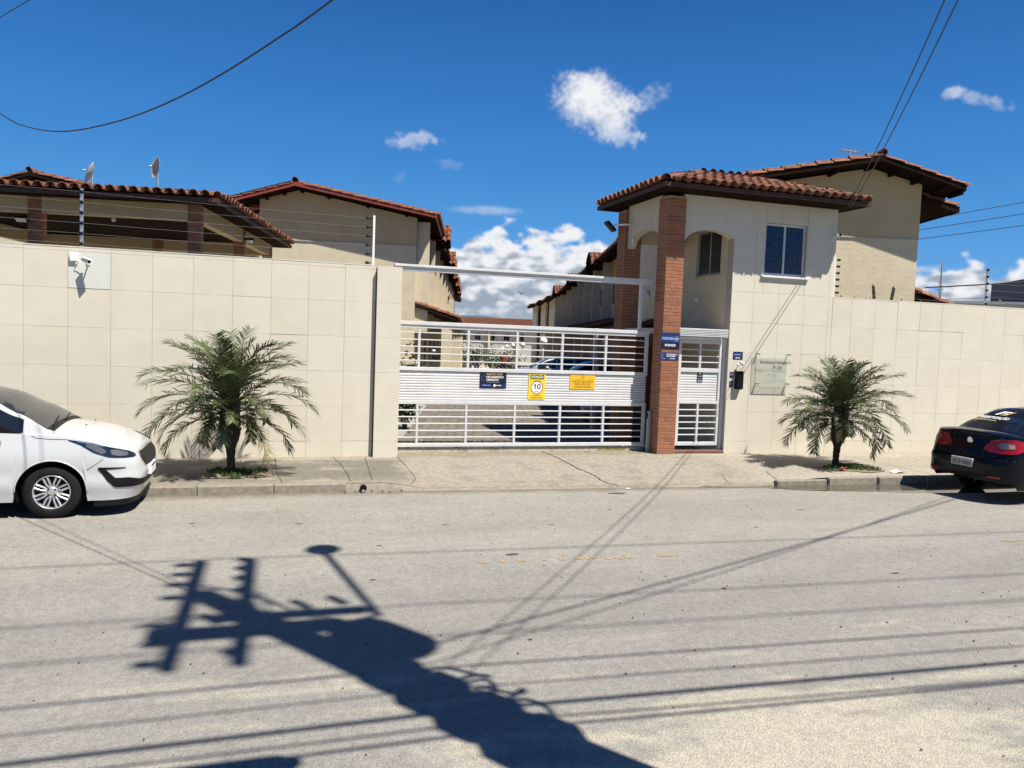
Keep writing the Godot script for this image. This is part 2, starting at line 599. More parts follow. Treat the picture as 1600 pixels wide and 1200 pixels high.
func build_ground() -> void:
	var g := G.new()
	g.quad(V(-3000, -5.2, 600), V(3000, -5.2, 600), V(3000, -5.2, -6000), V(-3000, -5.2, -6000))
	struct("ground", g, mat(0.10, 0.11, 0.06, 0.95))
	# the road: fine sheet in front, plain sheet on both sides
	var n1 := noise(0.9, 4, 301)
	var n5 := noise(0.07, 3, 307)
	var n2 := noise(0.28, 3, 302)
	var n3 := noise(2.4, 4, 303)
	g = G.new()
	g.tinted = true
	var rows := []
	var xs := []
	var x := -90.0
	while x < 90.0:
		xs.append(x)
		x += 0.055 if x > -4.0 and x < 13.0 else (0.5 if absf(x) < 25 else 6.0)
	var zs := []
	var z := 1.9
	while z < 30.0:
		zs.append(z)
		z += 0.055 if z < 10.4 else 1.2
	var base := 0
	for zz in zs:
		var row := PackedVector3Array()
		for xx in xs:
			row.append(V(xx, -0.002 * maxf(0, zz - 6.0), zz))
		rows.append(row)
	g.grid(rows, true)
	base = 0
	for i in zs.size():
		for j in xs.size():
			var px: float = xs[j]
			var pz: float = zs[i]
			var c := Color(0.308, 0.292, 0.270).lerp(Color(0.270, 0.261, 0.249), smoothstep(5.4, 6.4, pz + 0.35 * n2.get_noise_2d(px, pz)))
			c = c * (1.0 + 0.10 * n1.get_noise_2d(px * 0.5, pz * 1.6) + 0.07 * n3.get_noise_2d(px, pz * 2.0))
			c = c * (1.0 - 0.10 * smoothstep(0.15, 0.6, sin(pz * 1.9 + 0.8 * n5.get_noise_2d(px * 3, pz))) * (0.5 + n2.get_noise_2d(px, pz)))
			# pale sandy dust swept along the near lane
			var d := smoothstep(0.15, 0.75, 1.15 - Vector2((px - 2.9) / 2.1, (pz - 9.75) / 0.75).length() + 0.75 * n1.get_noise_2d(px * 0.8, pz * 3.0) + 0.45 * n3.get_noise_2d(px * 1.4, pz * 4.0))
			c = c.lerp(Color(0.46, 0.42, 0.35), d * 0.75)
			var s := smoothstep(0.28, 0.5, n1.get_noise_2d(px * 0.35 + 20, pz * 2.6)) * smoothstep(7.8, 8.6, pz)
			c = c.lerp(Color(0.44, 0.405, 0.34), s * 0.6)
			# dirt in the gutter
			var e := pz - curb_z(px)
			var gd := smoothstep(0.36, 0.05, e + 0.12 * n3.get_noise_2d(px, pz))
			c = c.lerp(Color(0.155, 0.125, 0.09), gd * 0.75)
			g.c[base] = Color(c.r, c.g, c.b)
			base += 1
	struct("road", g, M.asphalt)
	# pavement
	g = G.new()
	g.tinted = true
	rows = []
	xs = []
	x = -40.0
	while x < 60.0:
		xs.append(x)
		x += 0.07 if x > -4.5 and x < 16.0 else 2.0
	var nz := 34
	for i in nz:
		var row := PackedVector3Array()
		for xx in xs:
			var t := float(i) / (nz - 1)
			var zz := lerpf(-0.45, curb_z(xx), t)
			row.append(V(xx, walk_y(xx, maxf(zz, 0.0)) + 0.0015 * n1.get_noise_2d(xx, zz), zz))
		rows.append(row)
	g.grid(rows, true)
	for i in nz:
		for j in xs.size():
			var p: Vector3 = rows[i][j]
			var c := Color(0.305, 0.283, 0.24)
			var ramp := smoothstep(1.75, 2.2, p.x + 0.15 * n3.get_noise_2d(p.x, p.z)) * (1.0 - smoothstep(7.3, 8.2, p.x))
			var right := smoothstep(7.3, 8.2, p.x)
			c = c.lerp(Color(0.37, 0.345, 0.29), right)
			var mold := smoothstep(-0.30, 0.25, n2.get_noise_2d(p.x * 1.1, p.z * 3.4) + 0.6 * n1.get_noise_2d(p.x, p.z * 2.0) + 0.5) * smoothstep(0.1, 0.5, p.z) * smoothstep(2.6, 1.6, p.z)
			c = c.lerp(Color(0.15, 0.14, 0.12), mold * (1.0 - ramp) * (1.0 - right * 0.75) * 0.85)
			var spot := smoothstep(0.1, 0.55, n1.get_noise_2d(p.x * 1.3 + 9, p.z * 2.0))
			c = c.lerp(Color(0.20, 0.185, 0.155), spot * 0.55 * ramp)
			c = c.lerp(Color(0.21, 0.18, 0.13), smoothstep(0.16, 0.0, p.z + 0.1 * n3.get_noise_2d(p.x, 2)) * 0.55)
			c = c.lerp(Color(0.19, 0.17, 0.13), smoothstep(-0.22, -0.02, p.z - curb_z(p.x) + 0.12 * n3.get_noise_2d(p.x, 9)) * ramp * 0.6)
			g.c[i * xs.size() + j] = c * (1.0 + 0.08 * n3.get_noise_2d(p.x, p.z))
	struct("sidewalk", g, M.concrete)
	# kerb stones
	var kerb := Node3D.new()
	kerb.name = "kerb"
	kerb.set_meta("kind", "structure")
	add_child(kerb)
	var kx := -12.0
	while kx < 30.0:
		var kw := 1.0
		var top := walk_y(kx + 0.5, 9.0)
		var open := kx > 0.98 and kx < 1.2
		g = G.new()
		g.tinted = true
		g.tint = Color(0.29, 0.265, 0.22) * R.randf_range(0.85, 1.15)
		var z0 := curb_z(kx + 0.5)
		if top > 0.05 and not open:
			g.bevel(V(kx + 0.001, -0.1, z0 - 0.06), V(kx + kw - 0.001, top + 0.008, z0 + 0.055), 0.018)
			obj("kerb_stone", g, M.concrete, kerb)
		else:
			rows = []
			for k in 3:
				var row := PackedVector3Array()
				for j in 11:
					var xx := kx + kw * j / 10.0
					var h := walk_y(xx, 9.0)
					row.append([V(xx, h + 0.004, curb_z(xx) - 0.05), V(xx, h * 0.9, curb_z(xx) + 0.01), V(xx, -0.05, curb_z(xx) + 0.04)][k])
				rows.append(row)
			g.grid(rows, true)
			obj("kerb_stone", g, M.concrete, kerb)
		kx += kw
	# drain pipe through the broken kerb
	g = G.new()
	var t := Transform3D(Basis(Vector3.RIGHT, PI / 2), V(1.24, 0.062, 2.1))
	g.lathe([Vector2(0.045, 0), Vector2(0.045, 0.26), Vector2(0.036, 0.26), Vector2(0.036, 0.02), Vector2(0, 0.02)], 14, t)
	tag(obj("drain_pipe", g, M.black), "black drain pipe mouth opening through the broken kerb", "pipe")
	for k in 7:
		g = G.new()
		var q := V(1.0 + k * 0.13 + R.randf_range(-0.04, 0.04), 0.015, R.randf_range(2.30, 2.40))
		g.bevel(V(-0.04, -0.02, -0.03), V(0.04, 0.02, 0.03), 0.008, Transform3D(Basis.from_euler(V(R.randf() * 3, R.randf() * 3, R.randf() * 3)) * Basis.from_scale(Vector3.ONE * R.randf_range(0.4, 1.0)), q))
		tag(obj("rubble_stone", g, M.rubble), "small lump of broken concrete, %s from the left of the row by the drain pipe" % ["first", "second", "third", "fourth", "fifth", "sixth", "last"][k], "stone", "rubble at the broken kerb")
	# cracks and joints in the slabs
	for line in [[[4.913, -0.40], [4.938, 0.093], [4.95, 0.666], [5.016, 1.266], [5.125, 1.706], [5.104, 2.1], [5.237, 2.40]], [[5.80, -0.40], [5.793, -0.2], [5.787, -0.02]], [[2.031, 0.05], [2.084, 0.888], [2.112, 1.703], [1.95, 2.2]], [[7.457, 1.90], [7.279, 2.25], [7.212, 2.5]], [[8.368, 1.8], [8.228, 2.2], [8.145, 2.5]], [[0.02, 0.05], [0.039, 1.455], [0.108, 2.1], [0.13, 2.2]], [[0.97, 0.03], [0.993, 0.4], [1.064, 1.035], [1.08, 2.15]], [[1.50, 0.1], [1.462, 0.83], [1.388, 2.1]], [[11.3, 0.1], [11.32, 2.6]]]:
		var wide := 0.015 if line.size() > 5 else 0.006
		g = G.new()
		for k in line.size() - 1:
			for s in 6:
				var a := Vector2(line[k][0], line[k][1]).lerp(Vector2(line[k + 1][0], line[k + 1][1]), s / 6.0)
				var b := Vector2(line[k][0], line[k][1]).lerp(Vector2(line[k + 1][0], line[k + 1][1]), (s + 1) / 6.0)
				a.x += 0.03 * n3.get_noise_2d(a.x * 3, a.y * 5)
				b.x += 0.03 * n3.get_noise_2d(b.x * 3, b.y * 5)
				var wa := wide * (0.6 + 0.8 * absf(n3.get_noise_2d(a.x * 9, a.y * 9)))
				var wb := wide * (0.6 + 0.8 * absf(n3.get_noise_2d(b.x * 9, b.y * 9)))
				var ya := walk_y(a.x, maxf(a.y, 0.0)) + 0.0015 * n1.get_noise_2d(a.x, a.y) + 0.004
				var yb := walk_y(b.x, maxf(b.y, 0.0)) + 0.0015 * n1.get_noise_2d(b.x, b.y) + 0.004
				g.quad(V(a.x - wa, ya, a.y), V(b.x - wb, yb, b.y), V(b.x + wb, yb, b.y), V(a.x + wa, ya, a.y))
		struct("pavement_crack", g, M.shadow_gap)
	# worn yellow centre line
	for s in [[1.92, 2.75, 5.995], [2.84, 3.3, 6.02], [3.38, 4.25, 6.08], [8.65, 9.9, 6.23]]:
		g = G.new()
		var q: float = s[0]
		while q < s[1]:
			if n3.get_noise_2d(q * 3.0, s[2]) > 0.0:
				var w0 := 0.03 + 0.03 * absf(n3.get_noise_2d(q * 5, 1))
				g.quad(V(q, 0.004, s[2] + w0), V(q + 0.045, 0.004, s[2] + w0 + 0.008), V(q + 0.045, 0.004, s[2] - w0), V(q, 0.004, s[2] - w0 + 0.006))
			q += 0.036
		struct("road_marking", g, M.paint_yellow)
	# oil stains and small pits
	for s in [[5.0, 2.88, 0.14, 0.055], [2.44, 5.765, 0.07, 0.035], [1.1, 5.2, 0.03, 0.015], [0.3, 4.1, 0.05, 0.01], [3.3, 4.6, 0.05, 0.01], [4.4, 3.9, 0.04, 0.012], [-0.9, 3.9, 0.05, 0.01], [7.2, 4.3, 0.06, 0.012], [5.9, 5.1, 0.04, 0.012], [2.0, 4.4, 0.05, 0.009], [0.9, 6.35, 0.03, 0.014], [4.1, 7.2, 0.03, 0.016], [1.9, 8.0, 0.016, 0.012], [6.2, 7.1, 0.05, 0.014]]:
		g = G.new()
		var ring := []
		for k in 14:
			var a := TAU * k / 14
			var rr := 1.0 + 0.5 * n3.get_noise_2d(cos(a) * 2 + s[0] * 3, sin(a) * 2)
			ring.append(V(s[0] + cos(a) * s[2] * rr, 0.004, s[1] - sin(a) * s[3] * rr))
		for k in 14:
			g.tri(V(s[0], 0.004, s[1]), ring[k], ring[(k + 1) % 14])
		struct("road_stain", g, mat(0.06, 0.055, 0.05, 0.7))
	# water standing in the gutter
	g = G.new()
	var front := [[6.6, 2.58], [7.7, 2.76], [8.1, 3.0], [8.67, 3.12], [9.74, 3.36], [10.7, 3.55], [13.0, 3.62], [16.0, 3.4]]
	for k in front.size() - 1:
		for s in 8:
			var a := Vector2(front[k][0], front[k][1]).lerp(Vector2(front[k + 1][0], front[k + 1][1]), s / 8.0)
			var b := Vector2(front[k][0], front[k][1]).lerp(Vector2(front[k + 1][0], front[k + 1][1]), (s + 1) / 8.0)
			a.y += 0.06 * n3.get_noise_2d(a.x * 2, 4)
			b.y += 0.06 * n3.get_noise_2d(b.x * 2, 4)
			g.quad(V(a.x, 0.005, a.y), V(b.x, 0.005, b.y), V(b.x, 0.005, curb_z(b.x) + 0.01), V(a.x, 0.005, curb_z(a.x) + 0.01))
	struct("gutter_water", g, M.water)
	# grit lying on the near lane
	var pebble := G.new()
	pebble.ball(Vector3.ZERO, V(1, 0.6, 0.8), 6)
	var at := []
	for k in 420:
		var s := R.randf_range(0.004, 0.011)
		at.append(Transform3D(Basis(Vector3.UP, R.randf() * TAU).scaled(Vector3.ONE * s), V(R.randf_range(-3, 9), 0.002, R.randf_range(3.0, 10.2))))
	many("road_grit", pebble.mesh(mat(0.09, 0.08, 0.07, 0.9)), at)


var tile_meshes := {}


func tiles(parent: Node, x0: float, clip: Rect2, ys: Array, holes: Array = [], front := 0.0) -> void:  # big facing tiles with open joints
	var k0 := int(floor((clip.position.x - x0) / 0.6))
	var k1 := int(ceil((clip.end.x - x0) / 0.6))
	for r in ys.size() - 1:
		for k in range(k0, k1):
			var full := Rect2(x0 + 0.6 * k, ys[r], 0.6, ys[r + 1] - ys[r]).intersection(clip)
			if full.size.x < 0.02 or full.size.y < 0.02:
				continue
			var parts := [full]
			for h in holes:
				var next := []
				for p in parts:
					if not p.intersects(h):
						next.append(p)
						continue
					var q: Rect2 = p.intersection(h)
					next.append(Rect2(p.position, Vector2(q.position.x - p.position.x, p.size.y)))
					next.append(Rect2(q.end.x, p.position.y, p.end.x - q.end.x, p.size.y))
					next.append(Rect2(q.position.x, p.position.y, q.size.x, q.position.y - p.position.y))
					next.append(Rect2(q.position.x, q.end.y, q.size.x, p.end.y - q.end.y))
				parts = next
			var tone := R.randi() % 5
			for p in parts:
				if p.size.x < 0.012 or p.size.y < 0.012:
					continue
				var key := "%d %d %d" % [roundi(p.size.x * 500), roundi(p.size.y * 500), tone]
				if not tile_meshes.has(key):
					var g := G.new()
					g.bevel(V(-p.size.x / 2 + 0.0013, -p.size.y / 2 + 0.0013, -0.012), V(p.size.x / 2 - 0.0013, p.size.y / 2 - 0.0013, 0), 0.0015)
					tile_meshes[key] = g.mesh(M["tile%d" % tone])
				var b := Basis(Vector3.UP, R.randf_range(-0.004, 0.004)) * Basis(Vector3.RIGHT, R.randf_range(-0.004, 0.004))
				piece("tile", tile_meshes[key], parent, Transform3D(b, V(p.get_center().x, p.get_center().y, front + R.randf_range(-0.0015, 0.0015))))


const ROWS_L := [0.05, 0.4175, 1.0175, 1.6175, 2.2175, 2.8175, 3.385, 3.445]
const ROWS_R := [0.03, 0.38, 0.98, 1.58, 2.18, 2.78, 3.385]


func build_walls() -> void:
	var w := thing("boundary_wall", "long cream tiled boundary wall left of the sliding gate, behind the white car", "wall")
	var g := G.new()
	g.box(V(-9.3, -0.1, -0.16), V(1.62, 3.44, -0.0135))
	obj("core", g, M.joint, w)
	tiles(w, -3.693, Rect2(-9.3, 0.05, 10.92, 3.395), ROWS_L, [Rect2(-3.091, 2.8195, 0.596, 0.563)])
	g = G.new()
	g.bevel(V(-3.089, 2.8215, -0.012), V(-2.497, 3.381, 0.004), 0.002)
	tag(obj("tile", g, M.tile_white, w), "newer whiter tile behind the camera")
	g = G.new()
	g.box(V(-9.3, 3.4455, -0.17), V(1.62, 3.462, 0.004))
	obj("coping", g, M.tile1, w)
	w = thing("gate_pillar", "cream tiled pillar at the left end of the sliding gate", "pillar")
	g = G.new()
	g.box(V(1.642, -0.1, -0.30), V(2.053, 3.425, 0.0865))
	obj("core", g, M.plaster_light, w)
	tiles(w, 1.6, Rect2(1.634, 0.05, 0.427, 3.39), [0.05, 0.4175, 1.0175, 1.6175, 2.2175, 2.8175, 3.44], [], 0.1)
	w = thing("boundary_wall", "long cream tiled boundary wall right of the gatehouse, behind the black sedan", "wall")
	g = G.new()
	g.box(V(11.065, -0.1, -0.16), V(30.0, 3.38, -0.0135))
	obj("core", g, M.joint, w)
	tiles(w, 12.1475, Rect2(11.065, 0.03, 18.9, 3.355), ROWS_R)
	g = G.new()
	g.box(V(11.075, 3.3805, -0.17), V(30.0, 3.40, 0.003))
	obj("coping", g, M.tile1, w)


func brick_column(parent: Node, x0: float, z1: float, w: float, y0: float, y1: float) -> void:  # x0 is its left side, z1 its front; bricks laid in turn round a core
	var g := G.new()
	g.box(V(x0 + 0.006, y0, z1 - w + 0.006), V(x0 + w - 0.006, y1, z1 - 0.006))
	parent = obj("column", g, M.mortar, parent)
	var c := 0.0662
	var y := y0
	var i := 0
	var long := w * 0.655
	var cache := {}
	while y + c * 0.5 < y1:
		var h := minf(c - 0.009, y1 - y)
		var spans := [[0.0, long], [long, w]] if i % 2 == 0 else [[0.0, w - long], [w - long, w]]
		for s in 3:
			var sz: Vector3
			var at: Vector3
			if s < 2:
				sz = V(spans[s][1] - spans[s][0] - 0.008, h, 0.10)
				at = V(x0 + (spans[s][0] + spans[s][1]) / 2, y + h / 2, z1 - 0.05)
				if s == 1 and i % 2 == 0:
					sz.z = w - 0.02
					at.z = z1 - w / 2 + 0.01
			else:
				var d := w - 0.11
				sz = V(0.10, h, d - 0.008)
				at = V(x0 + 0.05, y + h / 2, z1 - 0.106 - d / 2 + 0.004)
			var tone := R.randi() % 5
			var key := "%d %d %d %d" % [roundi(sz.x * 1000), roundi(sz.y * 1000), roundi(sz.z * 1000), tone]
			if not cache.has(key):
				g = G.new()
				g.bevel(-sz / 2, sz / 2, 0.003)
				cache[key] = g.mesh(M["brick%d" % tone])
			piece("brick", cache[key], parent, Transform3D(Basis.IDENTITY, at + V(R.randf_range(-0.0015, 0.0015), 0, R.randf_range(-0.0015, 0.0015))))
		y += c
		i += 1


var cap_tiles := []
var pan_tile: Mesh


func make_roof_tiles() -> void:  # a tapering half-round clay tile, 0.46 m long, its wide end down the slope (along -y of its own frame, z out of the roof)
	for k in 6:
		var g := G.new()
		tile_shape(g, 0.088, 0.070, 0.46, 0.012, 1.0)
		cap_tiles.append(g.mesh(M["roof%d" % k]))
	var g := G.new()
	tile_shape(g, 0.075, 0.092, 0.46, 0.012, -1.0)
	pan_tile = g.mesh(M.roof3)


func tile_shape(g: G, r0: float, r1: float, l: float, th: float, s: float) -> void:
	var outer := []
	var inner := []
	for e in 2:
		var ro := PackedVector3Array()
		var ri := PackedVector3Array()
		for k in 7:
			var a := PI * k / 6
			var rr := r0 if e == 0 else r1
			ro.append(V(-cos(a) * rr, e * l, s * sin(a) * rr))
			ri.append(V(-cos(a) * (rr - th), e * l, s * sin(a) * (rr - th)))
		outer.append(ro)
		inner.append(ri)
	g.grid(outer, s < 0)
	g.grid(inner, s > 0)
	for k in 6:
		g.quad(outer[0][k], inner[0][k], inner[0][k + 1], outer[0][k + 1])


# One slope of clay tiles: origin at the eave's left end, along the eave, up the slope; outline in metres along both. Returns how many tiles were laid singly.
func tiled_slope(parent: Node, o: Vector3, along: Vector3, up: Vector3, outline: PackedVector2Array, most: int, pitch := 0.205, course := 0.37) -> int:
	var out := along.cross(up).normalized()
	var b := Basis(along, up, out)
	var lo := outline[0]
	var hi := outline[0]
	for p in outline:
		lo = lo.min(p)
		hi = hi.max(p)
	var rest := []
	var pans := []
	var laid := 0
	var j := 0
	while lo.y + j * course < hi.y:
		var i := 0
		while lo.x + i * pitch < hi.x:
			var s := lo.x + (i + 0.5) * pitch
			var t := lo.y + j * course
			if Geometry2D.is_point_in_polygon(Vector2(s, t + 0.12), outline):
				var jit := Basis(Vector3.FORWARD, R.randf_range(-0.035, 0.035)) * Basis(Vector3.RIGHT, -0.045 + R.randf_range(-0.012, 0.012))
				var xf := Transform3D(b * jit, o + along * (s + R.randf_range(-0.008, 0.008)) + up * (t - 0.11 + R.randf_range(-0.015, 0.015)) + out * 0.045)
				if laid < most:
					piece("roof_tile", cap_tiles[[0, 0, 1, 1, 2, 3, 4, 4, 5][R.randi() % 9]], parent, xf)
					laid += 1
				else:
					rest.append(xf)
			if Geometry2D.is_point_in_polygon(Vector2(s + pitch / 2, t + 0.12), outline):
				pans.append(Transform3D(b * Basis(Vector3.RIGHT, -0.045), o + along * (s + pitch / 2) + up * (t - 0.09) + out * 0.095))
			i += 1
		j += 1
	if rest.size():
		many("roof_tiles", cap_tiles[1], rest, parent)
	if pans.size():
		many("pan_tiles", pan_tile, pans, parent)
	return laid


func ridge_row(parent: Node, a: Vector3, b: Vector3) -> void:  # overlapping caps along a ridge or hip, from its low end
	var d := (b - a).normalized()
	var s := d.cross(Vector3.UP).normalized()
	var u := s.cross(d)
	var l := a.distance_to(b)
	var n := int(l / 0.33)
	for k in n:
		var xf := Transform3D(Basis(s, d, u) * Basis(Vector3.RIGHT, -0.05) * Basis.from_scale(V(1.15, 0.95, 1.15)), a + d * (k * l / n) + u * 0.03)
		piece("ridge_tile", cap_tiles[R.randi() % 6], parent, xf)


func hip_roof(parent: Node, lo: Vector3, hi: Vector3, rise: float, most: int, board: Material) -> void:  # eaves rectangle at lo.y, overhang included
	var w := hi.x - lo.x
	var d := hi.z - lo.z
	var half := minf(w, d) / 2
	var y := lo.y
	var cx := (lo.x + hi.x) / 2
	var cz := (lo.z + hi.z) / 2
	var r0 := V(lo.x + half, y + rise, cz) if w > d else V(cx, y + rise, lo.z + half)
	var r1 := V(hi.x - half, y + rise, cz) if w > d else V(cx, y + rise, hi.z - half)
	var fl := V(lo.x, y, hi.z)
	var fr := V(hi.x, y, hi.z)
	var bl := V(lo.x, y, lo.z)
	var br := V(hi.x, y, lo.z)
	var g := G.new()
	var dn := V(0, -0.03, 0)
	for f in ([[fl, fr, r1, r0], [fr, br, r1, r1], [br, bl, r0, r1], [bl, fl, r0, r0]] if w > d else [[fl, fr, r1, r1], [fr, br, r0, r1], [br, bl, r0, r0], [bl, fl, r1, r0]]):
		g.quad(f[0] + dn, f[1] + dn, f[2] + dn, f[3] + dn)
	obj("roof_deck", g, M.wood_dark, parent)
	g = G.new()  # soffit boards and fascia
	g.box(V(lo.x + 0.03, y - 0.075, lo.z + 0.03), V(hi.x - 0.03, y - 0.055, hi.z - 0.03))
	obj("soffit", g, M.wood_dark, parent)
	for s in [[fl, fr], [fr, br], [br, bl], [bl, fl]]:
		g = G.new()
		rail(s[0] + V(0, -0.05, 0), s[1] + V(0, -0.05, 0), 0.035, 0.08, g)
		obj("fascia", g, board, parent)
	var up := sqrt(half * half + rise * rise)
	var flat := w - 2 * half if w > d else d - 2 * half
	var sx := V(1, 0, 0)
	var zx := V(0, 0, -1)
	var uf := V(0, rise, -half).normalized()
	var ul := V(half, rise, 0).normalized()
	var ur := V(-half, rise, 0).normalized()
	var ub := V(0, rise, half).normalized()
	var trap_w := PackedVector2Array([Vector2(0, 0), Vector2(w, 0), Vector2(w - half, up), Vector2(half, up)])
	var trap_d := PackedVector2Array([Vector2(0, 0), Vector2(d, 0), Vector2(d - half, up), Vector2(half, up)])
	if flat < 0.02:
		trap_w = PackedVector2Array([Vector2(0, 0), Vector2(w, 0), Vector2(w / 2, up)])
		trap_d = PackedVector2Array([Vector2(0, 0), Vector2(d, 0), Vector2(d / 2, up)])
	var left := most
	left -= tiled_slope(parent, fl, sx, uf, trap_w, left)
	left -= tiled_slope(parent, bl, -zx, ul, trap_d, left)
	tiled_slope(parent, fr, zx, ur, trap_d, left)
	tiled_slope(parent, br, -sx, ub, trap_w, 0)
	ridge_row(parent, fl, r0 if w > d else r1)
	ridge_row(parent, fr, r1)
	ridge_row(parent, bl, r0)
	ridge_row(parent, br, r1 if w > d else r0)
	if flat > 0.1:
		ridge_row(parent, r1, r0)


func window(parent: Node, lo: Vector3, hi: Vector3, t: Transform3D, pane: Material, frame: Material, sashes := 2, deep := 0.05, bar := 0.035) -> void:  # in the x-y plane of t, facing +z; lo.z is the plane of the wall
	var g := G.new()
	var z := lo.z
	g.box(V(lo.x, lo.y, z - deep), V(lo.x + bar, hi.y, z - deep + 0.035), t)
	g.box(V(hi.x - bar, lo.y, z - deep), V(hi.x, hi.y, z - deep + 0.035), t)
	g.box(V(lo.x + bar, lo.y, z - deep), V(hi.x - bar, lo.y + bar, z - deep + 0.034), t)
	g.box(V(lo.x + bar, hi.y - bar, z - deep), V(hi.x - bar, hi.y, z - deep + 0.034), t)
	for k in range(1, sashes):
		var x := lerpf(lo.x, hi.x, float(k) / sashes)
		g.box(V(x - bar / 2, lo.y + bar, z - deep), V(x + bar / 2, hi.y - bar, z - deep + 0.03), t)
	var o := obj("window", g, frame, parent)
	for k in sashes:
		g = G.new()
		var xa := lerpf(lo.x, hi.x, float(k) / sashes)
		var xb := lerpf(lo.x, hi.x, float(k + 1) / sashes)
		var pz := z - deep + (0.004 if deep > 0.0 else 0.026)
		g.box(V(xa + 0.01, lo.y + 0.01, pz), V(xb - 0.01, hi.y - 0.01, pz + 0.006 + 0.006 * (k % 2)), t)
		obj("pane", g, pane, o)


func frame_at(deg: float, a: float, b: float, y := 0.0) -> Vector3:  # a metres to the right and b metres ahead, seen along a direction that many degrees right of straight through the wall
	var al := deg_to_rad(deg)
	return V(sin(al) * b + cos(al) * a, y, 13.444 - cos(al) * b + sin(al) * a)


func wall_box(parent: Node, called: String, lo: Vector3, hi: Vector3, m: Material) -> void:
	var g := G.new()
	g.box(lo, hi)
	obj(called, g, m, parent)


func build_gatehouse() -> void:
	var h := thing("gatehouse", "gatehouse with brick columns, arches and a hipped clay tile roof beside the gate", "building")
	# front wall round the window
	for b in [[8.645, 0.0, 9.357, 5.19], [10.333, 0.0, 11.058, 5.19], [9.357, 0.0, 10.333, 3.74], [9.357, 4.795, 10.333, 5.19]]:
		wall_box(h, "wall", V(b[0], b[1] - (0.1 if b[1] == 0.0 else 0.0), -0.22), V(b[2], b[3], -0.0135), M.joint)
	tiles(h, 12.1475, Rect2(8.64, 0.03, 2.42, 5.155), [0.03, 0.38, 0.98, 1.58, 2.18, 2.78, 3.385, 3.985, 4.585, 5.185], [Rect2(9.357, 3.74, 0.976, 1.055)])
	for b in [[-1.43, -0.22, 0.0, 3.745], [-1.43, -0.47, 4.7, 5.19], [-0.47, -0.22, 3.745, 5.19], [-4.9, -1.43, 0.0, 5.19]]:
		wall_box(h, "wall", V(8.645, b[2] - (0.1 if b[2] == 0.0 else 0.0), b[0]), V(8.83, b[3], b[1] - 0.0005), M.plaster_light)
	wall_box(h, "wall", V(10.86, -0.1, -4.9), V(11.057, 5.19, -0.2205), M.plaster_light)
	wall_box(h, "wall", V(8.8305, -0.1, -4.9), V(10.8595, 5.19, -4.72), M.plaster_light)
	window(h, V(9.36, 3.76, -0.02), V(10.33, 4.79, 0), Transform3D.IDENTITY, M.glass_blue, M.white, 2, 0.07, 0.04)
	var g := G.new()
	g.bevel(V(9.29, 3.70, -0.06), V(10.41, 3.742, 0.055), 0.006)
	obj("sill", g, M.white_paint, h)
	var side := Transform3D(Basis(Vector3.UP, -PI / 2), V(8.645, 0, 0))  # faces -x: its x runs along +z
	window(h, V(-1.42, 3.76, -0.015), V(-0.48, 4.69, 0), side, M.glass, M.grey_metal, 2, 0.06, 0.03)
	g = G.new()
	g.bevel(V(8.60, 3.715, -1.46), V(8.66, 3.747, -0.44), 0.005)
	obj("sill", g, M.plaster_light, h)
	# arched lintels: one towards the street, one towards the drive
	var arch := PackedVector2Array([Vector2(7.492, 5.19), Vector2(7.492, 4.19)])
	for k in 13:
		var t := k / 12.0
		arch.append(Vector2(lerpf(7.5, 8.635, t), 4.19 + 0.37 * sqrt(maxf(0.0, 1.0 - pow(2 * t - 1.12, 2) * 0.78))))
	arch.append_array(PackedVector2Array([Vector2(8.642, 4.47), Vector2(8.642, 5.19)]))
	g = G.new()
	g.prism(arch, -0.22, -0.002)
	obj("arched_lintel", g, M.tile1, h)
	arch = PackedVector2Array([Vector2(0.29, 5.19), Vector2(0.29, 4.30)])
	for k in 13:
		var t := k / 12.0
		arch.append(Vector2(lerpf(0.29, 1.78, t), 4.30 + 0.30 * sqrt(maxf(0.0, 1.0 - pow(2 * t - 1, 2)))))
	arch.append(Vector2(1.78, 5.19))
	g = G.new()
	g.prism(arch, -0.09, 0.09, Transform3D(Basis(Vector3.UP, PI / 2), V(7.26, 0, 0)))
	obj("arched_lintel", g, M.plaster_light, h)
	wall_box(h, "lintel", V(7.49, 4.45, -2.1), V(8.64, 5.19, -1.95), M.plaster_light)
	brick_column(h, 7.10, 0.1, 0.39, 0.06, 5.12)
	brick_column(h, 7.10, -1.78, 0.39, 0.06, 5.12)
	# the passage behind the pedestrian gate
	wall_box(h, "passage_ceiling", V(7.2, 2.50, -2.6), V(8.64, 2.60, -0.25), M.plaster_light)
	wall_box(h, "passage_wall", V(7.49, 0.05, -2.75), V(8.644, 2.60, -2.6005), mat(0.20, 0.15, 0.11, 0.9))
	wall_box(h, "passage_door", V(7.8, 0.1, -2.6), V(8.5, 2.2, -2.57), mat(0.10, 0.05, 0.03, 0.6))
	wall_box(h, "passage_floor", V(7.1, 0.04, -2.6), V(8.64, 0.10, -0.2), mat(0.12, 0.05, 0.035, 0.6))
	g = G.new()
	g.bevel(V(7.5, 0.0, -0.2), V(8.635, 0.20, 0.035), 0.015)
	obj("doorstep", g, mat(0.115, 0.05, 0.035, 0.65), h)
	g = G.new()
	g.bevel(V(7.5, 2.452, -0.07), V(8.585, 2.615, 0.05), 0.004)
	obj("ribbed_header", g, M.white, h)
	for k in 5:
		g = G.new()
		g.bevel(V(7.502, 2.462 + 0.03 * k, 0.05), V(8.583, 2.484 + 0.03 * k, 0.056), 0.003)
		obj("rib", g, M.white, h.get_node("ribbed_header"))
	hip_roof(h, V(6.75, 5.27, -2.5), V(11.32, 5.27, 0.62), 0.52, 300, M.wood)


